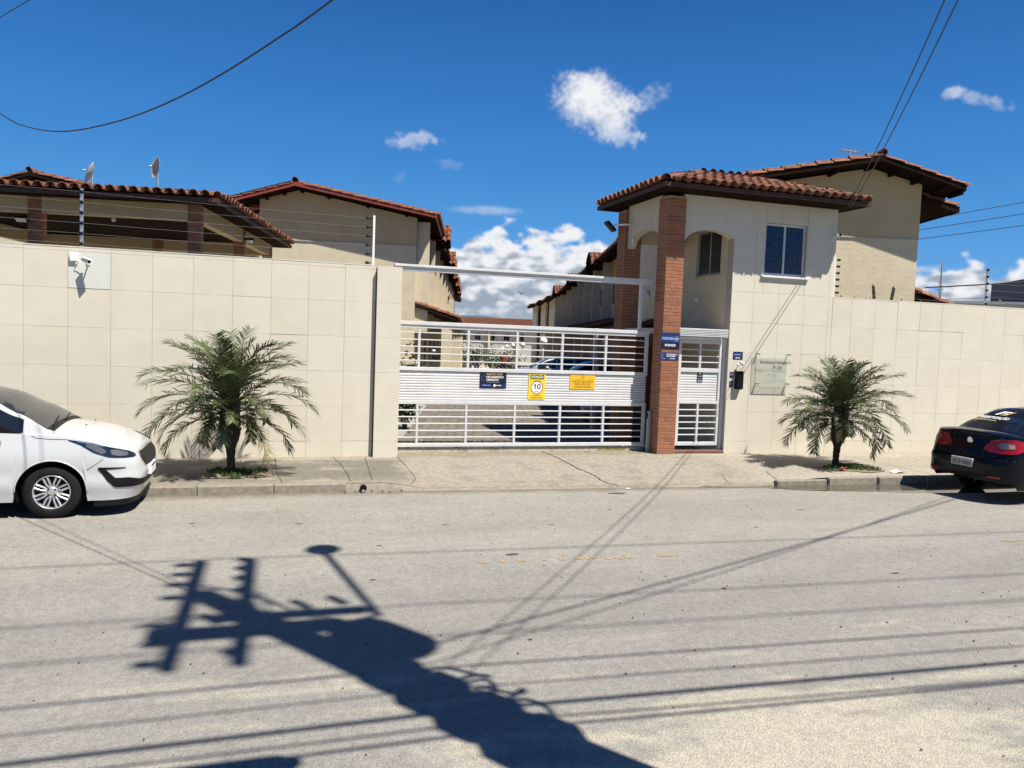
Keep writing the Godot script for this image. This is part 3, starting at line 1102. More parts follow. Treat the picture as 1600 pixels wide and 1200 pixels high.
func build_gates() -> void:
	var t := thing("sliding_gate", "wide white metal sliding gate with bars above and below a ribbed panel", "gate")
	var z := -0.4
	for r in [["top_rail", 2.415, 2.535, 0.05], ["middle_rail", 1.645, 1.71, 0.05], ["middle_rail", 1.035, 1.105, 0.05], ["bottom_rail", 0.25, 0.312, 0.05]]:
		var g := G.new()
		g.bevel(V(1.75, r[1], z - r[3]), V(7.06, r[2], z + 0.032), 0.004)
		var o := obj(r[0], g, M.white, t)
		if r[0] == "top_rail":
			g = G.new()
			g.bevel(V(1.75, 2.47, z + 0.0325), V(7.06, 2.535, z + 0.05), 0.004)
			obj("flange", g, M.white, o)
	for x in [1.80, 2.475, 3.392, 4.333, 5.245, 6.151, 7.03]:
		var w := 0.021 if x < 7.0 else 0.03
		for s in [[1.7105, 2.4145], [0.3125, 1.0345]]:
			var g := G.new()
			g.bevel(V(x - w, s[0], z - 0.03), V(x + w, s[1], z + 0.028), 0.003)
			obj("upright", g, M.white, t)
	for y in [2.335, 2.208, 2.081, 1.957, 1.828, 0.924, 0.801, 0.678, 0.549, 0.426]:
		var g := G.new()
		g.bevel(V(1.75, y - 0.010, z - 0.012), V(7.0, y + 0.010, z + 0.03), 0.003)
		obj("bar", g, M.white, t)
	for k in 11:
		var g := G.new()
		var y := 1.107 + 0.0488 * k
		g.bevel(V(1.75, y + 0.003, z - 0.02), V(7.05, y + 0.046, z + 0.012), 0.009)
		obj("slat", g, M.white, t)
	# what it runs in and under
	t = thing("gate_beam", "white overhead guide beam spanning above the sliding gate", "beam")
	var g := G.new()
	g.bevel(V(1.99, 3.43, -0.46), V(7.08, 3.50, -0.36), 0.004)
	obj("beam", g, M.white, t)
	g = G.new()
	g.bevel(V(1.99, 3.501, -0.46), V(7.08, 3.545, -0.33), 0.004)
	obj("beam_cap", g, M.white, t)
	g = G.new()
	g.bevel(V(6.84, 2.54, -0.46), V(6.90, 3.4295, -0.40), 0.004)
	obj("hanger_post", g, M.white, t)
	g = G.new()
	g.tube([V(6.99, 3.33, -0.42), V(7.0, 3.22, -0.38), V(7.03, 3.2, -0.36)], 0.05, 8)
	g.tube([V(7.02, 3.12, -0.36), V(7.04, 3.0, -0.34), V(7.03, 2.95, -0.34)], 0.012, 5)
	obj("guide_roller", g, M.grey_metal, t)
	t = thing("gate_sill", "stained pale concrete sill strip under the sliding gate", "sill")
	g = G.new()
	g.tinted = true
	var nz := noise(0.8, 3, 77)
	var x := 2.06
	while x < 7.09:
		g.tint = Color(0.52, 0.48, 0.37).lerp(Color(0.30, 0.28, 0.12), smoothstep(0.0, 0.4, nz.get_noise_1d(x * 2.0)))
		g.box(V(x, 0.0, -0.62), V(x + 0.2, 0.205, -0.4))
		x += 0.2
	obj("sill_strip", g, M.concrete, t)
	g = G.new()
	g.bevel(V(2.06, 0.2055, -0.43), V(7.09, 0.222, -0.40), 0.003)
	obj("track", g, M.grey_metal, t)
	t = thing("lock_post", "short grey metal latch post standing against the front brick column", "post")
	g = G.new()
	g.bevel(V(7.02, 0.08, -0.24), V(7.09, 0.96, -0.17), 0.006)
	obj("post", g, M.grey_metal, t)
	g = G.new()
	g.bevel(V(6.985, 0.80, -0.235), V(7.0195, 0.93, -0.185), 0.006)
	obj("latch", g, M.black, t)
	# pedestrian gate
	t = thing("pedestrian_gate", "narrow white metal pedestrian gate between brick column and tiled wall", "gate")
	z = -0.15
	for r in [["stile", 7.60, 7.665, 0.28, 2.385], ["stile", 8.515, 8.575, 0.28, 2.385], ["rail", 7.6655, 8.5145, 2.32, 2.385], ["rail", 7.6655, 8.5145, 1.75, 1.83], ["rail", 7.6655, 8.5145, 1.12, 1.18], ["rail", 7.6655, 8.5145, 0.28, 0.35]]:
		g = G.new()
		g.bevel(V(r[1], r[3], z - 0.03), V(r[2], r[4], z + 0.03), 0.004)
		obj(r[0], g, M.white, t)
	for s in [[1.8305, 2.3195], [0.3505, 1.1195]]:
		g = G.new()
		g.bevel(V(8.065, s[0], z - 0.02), V(8.11, s[1], z + 0.026), 0.003)
		obj("upright", g, M.white, t)
	for y in [2.20, 2.075, 1.95, 0.997, 0.872, 0.747, 0.622, 0.497]:
		g = G.new()
		g.bevel(V(7.6655, y - 0.011, z - 0.012), V(8.5145, y + 0.011, z + 0.02), 0.003)
		obj("bar", g, M.white, t)
	for k in 11:
		g = G.new()
		var y := 1.181 + 0.0516 * k
		g.bevel(V(7.6655, y + 0.003, z - 0.02), V(8.5145, y + 0.049, z + 0.008), 0.009)
		obj("slat", g, M.white, t)
	g = G.new()
	g.box(V(8.585, 0.2, -0.22), V(8.64, 2.445, -0.10))
	g.box(V(7.495, 0.2, -0.22), V(7.59, 2.445, -0.16))
	g.box(V(7.59, 2.39, -0.20), V(8.585, 2.445, -0.13))
	obj("door_frame", g, M.white_paint, t)


func build_pavilion() -> void:
	var p := thing("pavilion", "open brick-column pavilion with cream beams and clay tile roof behind left wall", "pavilion", frame_at(11.0, -7.5, 18.4, 0.1), deg_to_rad(-11.0))
	# its own axes: x to the right from the second front column, z towards the street
	for c in [[-3.1, 3.1], [-0.01, 3.1], [2.85, 3.1], [2.85, -0.3], [2.85, -3.35], [-0.01, -3.35], [-3.1, -3.35]]:
		brick_column(p, c[0], c[1], 0.24 if c[0] < 2 else 0.235, 2.4, 4.50)
		wall_box(p, "pier", V(c[0] + 0.01, 0, c[1] - 0.23), V(c[0] + 0.22, 2.4, c[1] - 0.01), M.brick1)
	var y0 := 4.20
	var y1 := 4.50
	for b in [[-2.86, -0.011, 2.90, 3.09], [0.231, 2.849, 2.90, 3.09], [-2.86, -0.011, -3.58, -3.40], [0.231, 2.849, -3.58, -3.40]]:
		wall_box(p, "beam", V(b[0], y0, b[2]), V(b[1], y1, b[3]), M.plaster)
	for b in [[-0.299, 2.865], [-3.349, -0.536]]:
		wall_box(p, "beam", V(2.88, y0, b[0]), V(3.07, y1, b[1]), M.plaster)
	wall_box(p, "beam", V(-3.08, y0, -3.349), V(-2.9, y1, 2.865), M.plaster)
	wall_box(p, "floor", V(-3.4, -0.1, -3.8), V(3.3, 0.06, 3.3), M.pole)
	hip_roof(p, V(-3.75, 4.57, -3.95), V(3.52, 4.57, 3.58), 0.50, 300, M.wood)
	# lamps on its columns
	for l in [[V(-0.06, 4.02, 3.17), "black floodlight on the left brick column of the pavilion"], [V(3.2, 4.22, -0.42), "black floodlight on the middle right column of the pavilion"], [V(1.4, 4.2, 2.8), "small white lamp hanging under the pavilion beam"]]:
		var f := thing("floodlight", l[1], "floodlight", p.transform * l[0], deg_to_rad(-11))
		var g := G.new()
		if l[0].x > 1.0 and l[0].x < 2.0:
			g.tube([V(0, 0.12, 0), V(0, 0.02, 0)], 0.012, 6)
			g.ball(V(0, -0.02, 0), V(0.045, 0.05, 0.045), 8)
			obj("bulb_holder", g, M.cable_white, f)
		else:
			var tilt := Transform3D(Basis(Vector3.RIGHT, -0.55), Vector3.ZERO)
			g.bevel(V(-0.11, -0.025, -0.02), V(0.11, 0.025, 0.12), 0.01, tilt)
			obj("housing", g, M.black, f)
			g = G.new()
			g.box(V(-0.09, -0.028, 0.0), V(0.09, -0.0255, 0.105), tilt)
			obj("lens", g, M.steel, f)
			g = G.new()
			g.tube([V(0, 0.02, -0.02), V(0, 0.1, -0.06), V(0, 0.1, -0.2)], 0.015, 6)
			obj("bracket", g, M.black, f)


# A terrace house. Its own axes: origin on the alley face at the street end; o runs into the house, y up, b down the alley. s is +1 where the alley lies on its right.
class Terrace:
	var s := 1.0
	func at(o: float, y: float, b: float) -> Vector3:
		return Vector3(-s * o, y - 0.006 * b, -b)
	func slab(g: G, o0: float, o1: float, y0: float, y1: float, b0: float, b1: float) -> void:
		var p := []
		for y in [y0, y1]:
			for q in ([Vector2(o1, b0), Vector2(o0, b0), Vector2(o0, b1), Vector2(o1, b1)] if s > 0 else [Vector2(o0, b0), Vector2(o1, b0), Vector2(o1, b1), Vector2(o0, b1)]):
				p.append(at(q.x, y, q.y))
		g.hexa(p)


func terrace_house(called: String, label: String, group: String, deg: float, a: float, b: float, s: float, length: float, first: bool, wall: Material, fascia: Material, gablets: Array, detail := true) -> Node3D:
	var h := thing(called, label, "house", frame_at(deg, a, b, 0.0), deg_to_rad(-deg), group)
	var t := Terrace.new()
	t.s = s
	var deep := 5.05
	var ro := 3.82  # the ridge
	var ry := 6.93
	var ey := 6.12
	var slope := (ry - ey) / (ro + 0.65)
	var wy := ey + slope * 0.65 - 0.16
	var back := 0.30
	var g := G.new()
	t.slab(g, 0.0, 0.2, -0.6, wy, 0.0, length)
	obj("wall", g, M.plaster_light, h)
	g = G.new()
	t.slab(g, 0.004, 0.19, 5.22, wy + 0.02, 0.03, length)
	t.slab(g, -0.006, 0.0, 5.25, wy, 0.02, length)
	obj("upper_band", g, wall, h)
	g = G.new()
	t.slab(g, deep - 0.2, deep, -0.6, 6.45, 0.0, length)
	obj("wall", g, M.plaster_light, h)
	# gable walls
	for e in ([0.0, length - 0.2] if first else [length - 0.2]):
		g = G.new()
		var out := PackedVector2Array([Vector2(0.2, -0.6), Vector2(deep - 0.2, -0.6), Vector2(deep - 0.2, 6.45), Vector2(ro, ry - 0.14), Vector2(0.2, wy + 0.02)])
		if e == 0.0:
			out = PackedVector2Array([Vector2(0.2, -0.6), Vector2(deep - 0.2, -0.6), Vector2(deep - 0.2, 5.2), Vector2(0.2, 5.2)])
		var p := PackedVector2Array()
		for q in out:
			p.append(Vector2(-s * q.x, q.y))
		g.prism(p, -e - 0.2, -e)
		obj("gable_wall", g, M.plaster_light, h)
		if e == 0.0:
			g = G.new()
			p = PackedVector2Array()
			for q in [Vector2(0.0, 5.2), Vector2(deep, 5.2), Vector2(deep, 6.45), Vector2(ro, ry - 0.14), Vector2(0.0, wy)]:
				p.append(Vector2(-s * q.x, q.y))
			g.prism(p, -0.2, 0.012)
			obj("gable_head", g, wall, h)
			g = G.new()
			g.box(V(minf(-s * 0.02, -s * deep), 5.17, 0.0125), V(maxf(-s * 0.02, -s * deep), 5.2, 0.03))
			obj("string_course", g, M.plaster_grey, h)
	# roof
	var b0 := -0.55 if first else 0.0
	g = G.new()
	for f in [[-0.65, ey, ro, ry], [ro, ry, deep + 0.72, ry - back * (deep + 0.72 - ro)]]:
		var p := []
		for dy in [-0.10, -0.02]:
			for q in ([[f[2], f[3], b0], [f[0], f[1], b0], [f[0], f[1], length], [f[2], f[3], length]] if s > 0 else [[f[0], f[1], b0], [f[2], f[3], b0], [f[2], f[3], length], [f[0], f[1], length]]):
				p.append(t.at(q[0], q[1] + dy, q[2]))
		g.hexa(p)
	obj("roof_deck", g, M.wood_dark, h)
	for f in [[-0.65, ey, ro, ry, 0], [ro, ry, deep + 0.72, ry - back * (deep + 0.72 - ro), 1]]:
		if first:
			g = G.new()
			rail(t.at(f[0], f[1] - 0.045, b0 - 0.02), t.at(f[2], f[3] - 0.045, b0 - 0.02), 0.03, 0.11, g)
			obj("verge_board", g, fascia, h)
		g = G.new()
		var k: int = 0 if f[4] == 0 else 2
		rail(t.at(f[k], f[k + 1] - 0.05, b0), t.at(f[k], f[k + 1] - 0.05, length), 0.03, 0.13, g)
		obj("eaves_board", g, fascia if first else M.wood_dark, h)
		if first:
			for q in [0.22, 0.5, 0.78, 0.97]:
				g = G.new()
				var oo := lerpf(f[0], f[2], q)
				var yy := lerpf(f[1], f[3], q) - 0.17
				t.slab(g, oo - 0.035, oo + 0.035, yy - 0.035, yy + 0.06, b0 + 0.03, 0.0)
				obj("purlin_end", g, M.wood_dark, h)
		# tiles
		var up := (t.at(ro, ry, 0) - t.at(f[k], f[k + 1], 0))
		var len := up.length()
		up = up.normalized()
		var o := t.at(f[k], f[k + 1], b0)
		var along := V(0, -0.006, -1).normalized()
		if (s > 0) == (k == 0):
			pass
		else:
			o = t.at(f[k], f[k + 1], length)
			along = -along
		if (s > 0) == (k == 0):
			# seen from outside, left to right must give an outward normal
			pass
		if along.cross(up).y < 0:
			o = t.at(f[k], f[k + 1], length) if along.z < 0 else t.at(f[k], f[k + 1], b0)
			along = -along
		var l := length - b0
		tiled_slope(h, o, along, up, PackedVector2Array([Vector2(0, 0), Vector2(l, 0), Vector2(l, len), Vector2(0, len)]), 0, 0.22, 0.39)
	if first:
		# verge tiles, one by one, and the ridge's end
		for f in [[-0.65, ey, ro, ry], [deep + 0.72, ry - back * (deep + 0.72 - ro), ro, ry]]:
			var p0 := t.at(f[0], f[1], b0 + 0.02)
			var p1 := t.at(f[2], f[3], b0 + 0.02)
			var d := (p1 - p0).normalized()
			var side := V(0, 0, 1)
			var n := int(p0.distance_to(p1) / 0.38)
			for k in n:
				var bb := Basis(side if side.cross(d).y > 0 else -side, d, (side if side.cross(d).y > 0 else -side).cross(d))
				piece("verge_tile", cap_tiles[R.randi() % 5], h, Transform3D(bb * Basis(Vector3.RIGHT, -0.06) * Basis.from_scale(V(1, 1, 0.62)), p0 + d * (k * 0.38) + bb.z * 0.03))
	ridge_row(h, t.at(ro, ry + 0.05, b0 - 0.05), t.at(ro, ry + 0.05, minf(length, 9.0)))
	if not detail:
		return h
	# windows on the alley side
	var face := Transform3D(Basis(Vector3.UP, s * PI / 2), Vector3.ZERO)
	for w in [0.18, 0.42, 0.68, 0.88]:
		var c: float = w * length
		var x: float = c if s < 0 else -c
		# the face looks along +x for s > 0: then its own x axis runs to -z, down the alley
		x = c if s > 0 else -c
		window(h, V(x - 0.42, 4.0 - 0.006 * c, 0.0), V(x + 0.42, 5.0 - 0.006 * c, 0), face, M.glass, M.white_paint, 2, -0.02, 0.04)
		g = G.new()
		t.slab(g, -0.05, -0.001, 3.94, 3.995, c - 0.5, c + 0.5)
		obj("sill", g, M.white_paint, h)
	# fins between the homes
	for f in [0.02, 0.5]:
		g = G.new()
		t.slab(g, -0.42, -0.001, 2.4, wy - 0.1, f * length, f * length + 0.13)
		obj("fin", g, M.plaster_light, h)
		g = G.new()
		t.slab(g, -1.3, -0.001, -0.3, 1.15, f * length, f * length + 0.13)
		obj("porch_divider", g, M.plaster_light, h)
		g = G.new()
		t.slab(g, -1.25, -0.9, 1.1505, 2.75, f * length, f * length + 0.13)
		obj("porch_post", g, M.plaster_light, h)
	# porch roof
	g = G.new()
	var p := []
	for dy in [-0.1, -0.02]:
		for q in ([[-0.001, 3.3, 0.05], [-1.4, 2.88, 0.05], [-1.4, 2.88, length], [-0.001, 3.3, length]] if s > 0 else [[-1.4, 2.88, 0.05], [-0.001, 3.3, 0.05], [-0.001, 3.3, length], [-1.4, 2.88, length]]):
			p.append(t.at(q[0], q[1] + dy, q[2]))
	# o is negative outside, so the ring is turned the same way as the roof's
	g.hexa(p if true else p)
	obj("porch_roof", g, M.wood_dark, h)
	var up := (t.at(0, 3.3, 0) - t.at(-1.4, 2.88, 0)).normalized()
	var o := t.at(-1.4, 2.88, 0.05)
	var along := V(0, -0.006, -1).normalized()
	if along.cross(up).y < 0:
		along = -along
		o = t.at(-1.4, 2.88, length)
	tiled_slope(h, o, along, up, PackedVector2Array([Vector2(0, 0), Vector2(length, 0), Vector2(length, 1.45), Vector2(0, 1.45)]), 0, 0.22, 0.39)
	# ground floor doors and windows
	for w in [0.25, 0.75]:
		g = G.new()
		t.slab(g, -0.03, -0.001, 0.0, 2.1, w * length - 0.45, w * length + 0.45)
		obj("door", g, mat(0.10, 0.05, 0.03, 0.6), h)
	# small cross gables over the eaves
	for c in gablets:
		g = G.new()
		var apex := ey + 0.52
		var half := 0.95
		for k in [-1.0, 1.0]:
			var q0 := t.at(-0.95, apex, c)
			var q1 := t.at(2.6, apex, c)
			var q2 := t.at(0.6, apex - 0.72, c + k * half)
			var q3 := t.at(-0.95, apex - 0.72, c + k * half)
			g.quad(q0, q1, q2, q3)
			g.quad(q0 + V(0, -0.07, 0), q3 + V(0, -0.07, 0), q2 + V(0, -0.07, 0), q1 + V(0, -0.07, 0))
			g.quad(q0, q3, q3 + V(0, -0.09, 0), q0 + V(0, -0.09, 0))
		obj("gablet", g, M.wood_dark, h)
		for k in [-1.0, 1.0]:
			var e0 := t.at(-0.95, apex - 0.72, c + k * half)
			var e1 := t.at(1.4, apex - 0.72, c + k * half)
			var u := (t.at(-0.95, apex, c) - e0)
			var ul := u.length()
			var al := (e1 - e0).normalized()
			var st := e0
			if al.cross(u).y < 0:
				st = e1
				al = -al
			tiled_slope(h, st, al, u.normalized(), PackedVector2Array([Vector2(0, 0), Vector2(2.35, 0), Vector2(2.35, ul), Vector2(0, ul)]), 0, 0.22, 0.36)
	return h


func build_houses() -> void:
	var gr := "terrace houses along the alley"
	var first_l := terrace_house("terrace_house", "gable-ended cream terrace house with red verge boards left of the alley", gr, 13.9, -1.86, 25.5, 1.0, 8.5, true, M.plaster, M.wood_red, [5.2])
	house_wing(first_l, 1.0, M.wood_red, false)
	for k in 6:
		terrace_house("terrace_house", "left-row terrace house, %s behind the gable-ended one with red boards" % ["first", "second", "third", "fourth", "fifth", "sixth and last"][k], gr, 13.9, -1.86, 34.0 + 8.5 * k, 1.0, 8.5, false, M.plaster, M.wood_dark, [6.0] if k % 2 == 0 else [1.5, 7.2], k < 4)
	var first_r := terrace_house("terrace_house", "gable-ended cream terrace house rising behind the gatehouse on the right", gr, 16.4, 4.62, 18.2, -1.0, 9.3, true, M.plaster, M.wood_dark, [])
	first_r.position.y = -0.22
	house_wing(first_r, -1.0, M.wood_dark, true)
	for k in 8:
		terrace_house("terrace_house", "right-row terrace house, %s seen past the gatehouse columns" % ["nearest, with yellow band,", "second", "third", "fourth", "fifth", "sixth", "seventh", "last"][k], gr, 16.4 - [0.0, 0.0, 0.0, 0.0, 0.15, 0.35, 0.6, 0.9][k], 4.95, 27.5 + 8.5 * k, -1.0, 8.6, false, M.plaster_yellow if k == 0 else M.plaster, M.wood_dark, [[], [2.0], [5.6], [], [0.6], [4.5], [8.0], []][k], k < 5)
	var l2 := terrace_house("terrace_house", "cream gabled house behind the pavilion, far left under the satellite dishes", gr, 13.9, -9.0, 25.9, 1.0, 20.0, true, M.plaster, M.wood_dark, [], false)
	l2.position = frame_at(13.9, -10.2, 25.9)
	# the block that closes the alley
	var h := thing("end_block", "low grey block with red tile roof closing the far end of the alley", "building", frame_at(14.6, 0, 112, -2.3), deg_to_rad(-14.6))
	wall_box(h, "wall", V(-9, -2, -6), V(26, 6.2, 0), M.plaster_grey)
	for k in 13:
		var x := -5.0 + k * 2.1
		window(h, V(x, 4.1, 0.0), V(x + 0.9, 5.1, 0), Transform3D.IDENTITY, M.glass, M.white_paint, 2, -0.02, 0.05)
	for k in 6:
		wall_box(h, "fin", V(-7.2 + k * 4.2, 1, 0.001), V(-6.9 + k * 4.2, 6, 0.5), M.plaster_light)
	var g := G.new()
	g.prism(PackedVector2Array([Vector2(0.8, 6.2), Vector2(-6.6, 6.2), Vector2(-3, 7.4)]), -27, 10, Transform3D(Basis(Vector3.UP, -PI / 2), Vector3.ZERO))
	obj("roof_deck", g, M.wood_dark, h)
	tiled_slope(h, V(-10, 6.25, 0.9), V(1, 0, 0), V(0, 1.2, -3.9).normalized(), PackedVector2Array([Vector2(0, 0), Vector2(37, 0), Vector2(37, 4.1), Vector2(0, 4.1)]), 0, 0.24, 0.4)


func house_wing(h: Node3D, s: float, fascia: Material, lean: bool) -> void:  # the set-back part behind a gable house, with its own lower roof
	var t := Terrace.new()
	t.s = s
	var g := G.new()
	t.slab(g, 5.06, 5.42, -0.6, 6.2, 0.9, 8.0)
	obj("wing_wall", g, M.plaster_light, h)
	g = G.new()
	t.slab(g, 5.0605, 5.43, 5.2, 6.25, 0.885, 7.9)
	obj("wing_head", g, M.plaster, h)
	g = G.new()
	t.slab(g, 5.07, 5.16, 4.9, 5.9, 0.86, 0.8845)
	obj("wing_vent", g, M.wood, h)
	g = G.new()
	var p := []
	for dy in [-0.1, -0.02]:
		for q in ([[6.15, 6.03, 0.35], [4.4, 6.5, 0.35], [4.4, 6.5, 8.2], [6.15, 6.03, 8.2]] if s > 0 else [[4.4, 6.5, 0.35], [6.15, 6.03, 0.35], [6.15, 6.03, 8.2], [4.4, 6.5, 8.2]]):
			p.append(t.at(q[0], q[1] + dy, q[2]))
	g.hexa(p)
	obj("wing_roof", g, M.wood_dark, h)
	g = G.new()
	rail(t.at(6.15, 5.97, 0.33), t.at(4.7, 6.37, 0.33), 0.03, 0.14, g)
	rail(t.at(6.16, 5.97, 0.33), t.at(6.16, 5.97, 8.2), 0.03, 0.13, g)
	obj("wing_fascia", g, fascia, h)
	for k in 5:
		var p0 := t.at(6.15, 6.03, 0.37)
		var d := (t.at(4.4, 6.5, 0.37) - p0).normalized()
		var side := V(0, 0, 1)
		if side.cross(d).y < 0:
			side = -side
		piece("verge_tile", cap_tiles[k % 3], h, Transform3D(Basis(side, d, side.cross(d)) * Basis(Vector3.RIGHT, -0.06), p0 + d * (k * 0.38) + V(0, 0.03, 0)))
	if not lean:
		return
	g = G.new()
	t.slab(g, 5.0, 6.9, -0.6, 3.3, 0.8, 4.0)
	obj("lean_to_wall", g, M.plaster, h)
	g = G.new()
	p = []
	for dy in [-0.12, -0.02]:
		for q in [[5.2, 4.05, 0.5], [7.1, 3.35, 0.5], [7.1, 3.35, 4.2], [5.2, 4.05, 4.2]]:
			p.append(t.at(q[0], q[1] + dy, q[2]))
	g.hexa(p)
	obj("lean_to_roof", g, M.wood_dark, h)
	var up := (t.at(5.2, 4.05, 0) - t.at(7.1, 3.35, 0))
	var o := t.at(7.1, 3.35, 0.45)
	var along := V(0, 0, -1)
	if along.cross(up).y < 0:
		along = -along
		o = t.at(7.1, 3.35, 4.2)
	tiled_slope(h, o, along, up.normalized(), PackedVector2Array([Vector2(0, 0), Vector2(3.75, 0), Vector2(3.75, 2.02), Vector2(0, 2.02)]), 180)


func disc(g: G, x: float, y: float, r: float, z0: float, z1: float) -> void:
	var p := PackedVector2Array()
	for k in 24:
		p.append(Vector2(x + cos(TAU * k / 24) * r, y + sin(TAU * k / 24) * r))
	g.prism(p, z0, z1)


func ring(g: G, x: float, y: float, r0: float, r1: float, z: float) -> void:
	for k in 28:
		var a := TAU * k / 28
		var b := TAU * (k + 1) / 28
		g.quad(V(x + cos(a) * r0, y + sin(a) * r0, z), V(x + cos(a) * r1, y + sin(a) * r1, z), V(x + cos(b) * r1, y + sin(b) * r1, z), V(x + cos(b) * r0, y + sin(b) * r0, z))


func plate(label: String, at: Vector3, w: float, h: float, m: Material, category := "sign", called := "sign") -> Node3D:
	var s := thing(called, label, category, at)
	var g := G.new()
	g.bevel(V(-w / 2, -h / 2, 0), V(w / 2, h / 2, 0.006), 0.0015)
	obj("plate", g, m, s)
	return s


func dashes(parent: Node, y: float, x0: float, x1: float, h: float, m: Material, seed_: int) -> void:  # print too small to read
	var r := RandomNumberGenerator.new()
	r.seed = seed_
	var g := G.new()
	var x := x0
	while x < x1:
		var w := minf(r.randf_range(0.006, 0.022), x1 - x)
		g.box(V(x, y - h / 2, 0.006), V(x + w, y + h / 2, 0.0072))
		x += w + r.randf_range(0.003, 0.006)
	obj("small_print", g, m, parent)


func build_signs() -> void:
	var z := -0.385
	var s := plate("navy notice on the gate panel reading PORTÃO COM FECHAMENTO IMEDIATO", V(3.887, 1.497, z), 0.515, 0.30, M.navy)
	lettering("PORTÃO COM", V(0.02, 0.108, 0.0065), 0.034, M.ink_amber, s, 0.30)
	lettering("FECHAMENTO", V(0.035, 0.056, 0.0065), 0.038, M.ink_white, s, 0.325)
	lettering("IMEDIATO", V(-0.012, 0.004, 0.0065), 0.038, M.ink_white, s, 0.23)
	dashes(s, -0.042, -0.125, 0.12, 0.012, M.ink_grey, 5)
	var g := G.new()
	ring(g, -0.185, 0.035, 0.043, 0.048, 0.0068)
	obj("emblem_ring", g, M.ink_grey, s)
	g = G.new()
	g.box(V(-0.225, -0.118, 0.0062), V(-0.03, -0.078, 0.0068))
	g.box(V(0.19, -0.125, 0.0062), V(0.24, -0.078, 0.0068))
	obj("blue_band", g, M.blue_band, s)
	lettering("CENTRAL 24H", V(-0.128, -0.098, 0.007), 0.018, M.ink_sky, s, 0.15)
	g = G.new()
	disc(g, 0.03, -0.1, 0.024, 0.0062, 0.0072)
	obj("emblem_dot", g, M.ink_white, s)
	lettering("PORTER", V(0.112, -0.1, 0.0065), 0.024, M.ink_white, s, 0.10)
	s = plate("upright yellow speed notice on the gate panel with a round 10", V(4.755, 1.388, z), 0.338, 0.492, M.yellow)
	g = G.new()
	g.box(V(-0.14, 0.152, 0.006), V(0.14, 0.228, 0.0066))
	obj("header", g, M.ink, s)
	lettering("ATENÇÃO", V(0, 0.188, 0.0068), 0.042, M.ink_white, s, 0.25)
	dashes(s, 0.135, -0.13, 0.13, 0.010, M.ink_brown, 6)
	dashes(s, 0.108, -0.07, 0.07, 0.010, M.ink_brown, 7)
	g = G.new()
	disc(g, 0, -0.015, 0.112, 0.0058, 0.0066)
	obj("dial", g, M.ink_white, s)
	g = G.new()
	ring(g, 0, -0.015, 0.108, 0.124, 0.0070)
	obj("dial_rim", g, mat(0.16, 0.05, 0.03, 0.5), s)
	lettering("10", V(0, 0.0, 0.0068), 0.10, M.ink, s, 0.15)
	lettering("km/h", V(0, -0.086, 0.0068), 0.03, M.ink, s, 0.08)
	dashes(s, -0.165, -0.09, 0.085, 0.016, M.ink_red, 8)
	dashes(s, -0.2, -0.125, 0.125, 0.016, M.ink_red, 9)
	dashes(s, -0.228, -0.11, 0.11, 0.007, M.ink_brown, 10)
	s = plate("amber notice on the gate panel reading PORTÃO EXCLUSIVO PARA VEÍCULOS", V(5.688, 1.497, z), 0.522, 0.292, M.amber)
	g = G.new()
	ring(g, 0.0, 0.092, 0.027, 0.033, 0.0066)
	rail(V(-0.018, 0.075, 0.0066), V(0.018, 0.108, 0.0066), 0.001, 0.006, g)
	obj("emblem_ring", g, M.ink_brown, s)
	g = G.new()
	g.box(V(-0.21, 0.040, 0.006), V(0.21, 0.043, 0.0066))
	obj("rule", g, M.ink_brown, s)
	lettering("PORTÃO EXCLUSIVO", V(0, 0.005, 0.0065), 0.034, M.ink_brown, s, 0.43)
	lettering("PARA VEÍCULOS", V(0, -0.043, 0.0065), 0.034, M.ink_brown, s, 0.34)
	dashes(s, -0.083, -0.18, 0.17, 0.010, M.ink_brown, 11)
	dashes(s, -0.108, -0.18, 0.18, 0.010, M.ink_brown, 12)
	s = plate("blue sign on the brick column reading PORTARIA", V(7.273, 2.352, 0.103), 0.405, 0.305, M.blue)
	g = G.new()
	g.box(V(-0.2, -0.15, 0.006), V(0.2, -0.03, 0.0063))
	obj("lower_band", g, M.navy, s)
	lettering("PORTARIA", V(-0.055, 0.045, 0.0065), 0.052, M.ink_sky, s, 0.255)
	g = G.new()
	ring(g, 0.135, 0.042, 0.043, 0.049, 0.0068)
	obj("emblem_ring", g, M.ink_sky, s)
	lettering("24h", V(0.135, 0.042, 0.0065), 0.03, M.ink_white, s, 0.06)
	lettering("PORTER", V(0.0, -0.085, 0.0066), 0.045, M.ink_white, s, 0.23)
	s = plate("small dark blue sign on the brick column reading IDENTIFIQUE-SE NA PORTARIA", V(7.265, 2.055, 0.103), 0.405, 0.148, M.blue)
	lettering("IDENTIFIQUE-SE", V(0.055, 0.035, 0.0065), 0.025, M.ink_white, s, 0.23)
	lettering("NA PORTARIA", V(0.035, 0.002, 0.0065), 0.025, M.ink_white, s, 0.19)
	lettering("PORTER", V(0.07, -0.045, 0.0065), 0.018, M.ink_white, s, 0.11)
	dashes(s, -0.045, -0.16, -0.08, 0.009, M.ink_sky, 13)
	g = G.new()
	ring(g, -0.15, 0.018, 0.033, 0.038, 0.0068)
	disc(g, -0.15, -0.005, 0.016, 0.006, 0.0068)
	disc(g, -0.15, 0.032, 0.009, 0.006, 0.0068)
	obj("emblem_ring", g, M.ink_grey, s)
	s = plate("small black and navy notice on the pedestrian gate panel", V(8.105, 1.655, -0.14), 0.125, 0.205, M.ink)
	g = G.new()
	g.box(V(-0.06, -0.1, 0.006), V(0.06, -0.02, 0.0063))
	obj("lower_band", g, M.blue, s)
	dashes(s, 0.035, -0.045, 0.045, 0.012, M.ink_grey, 14)
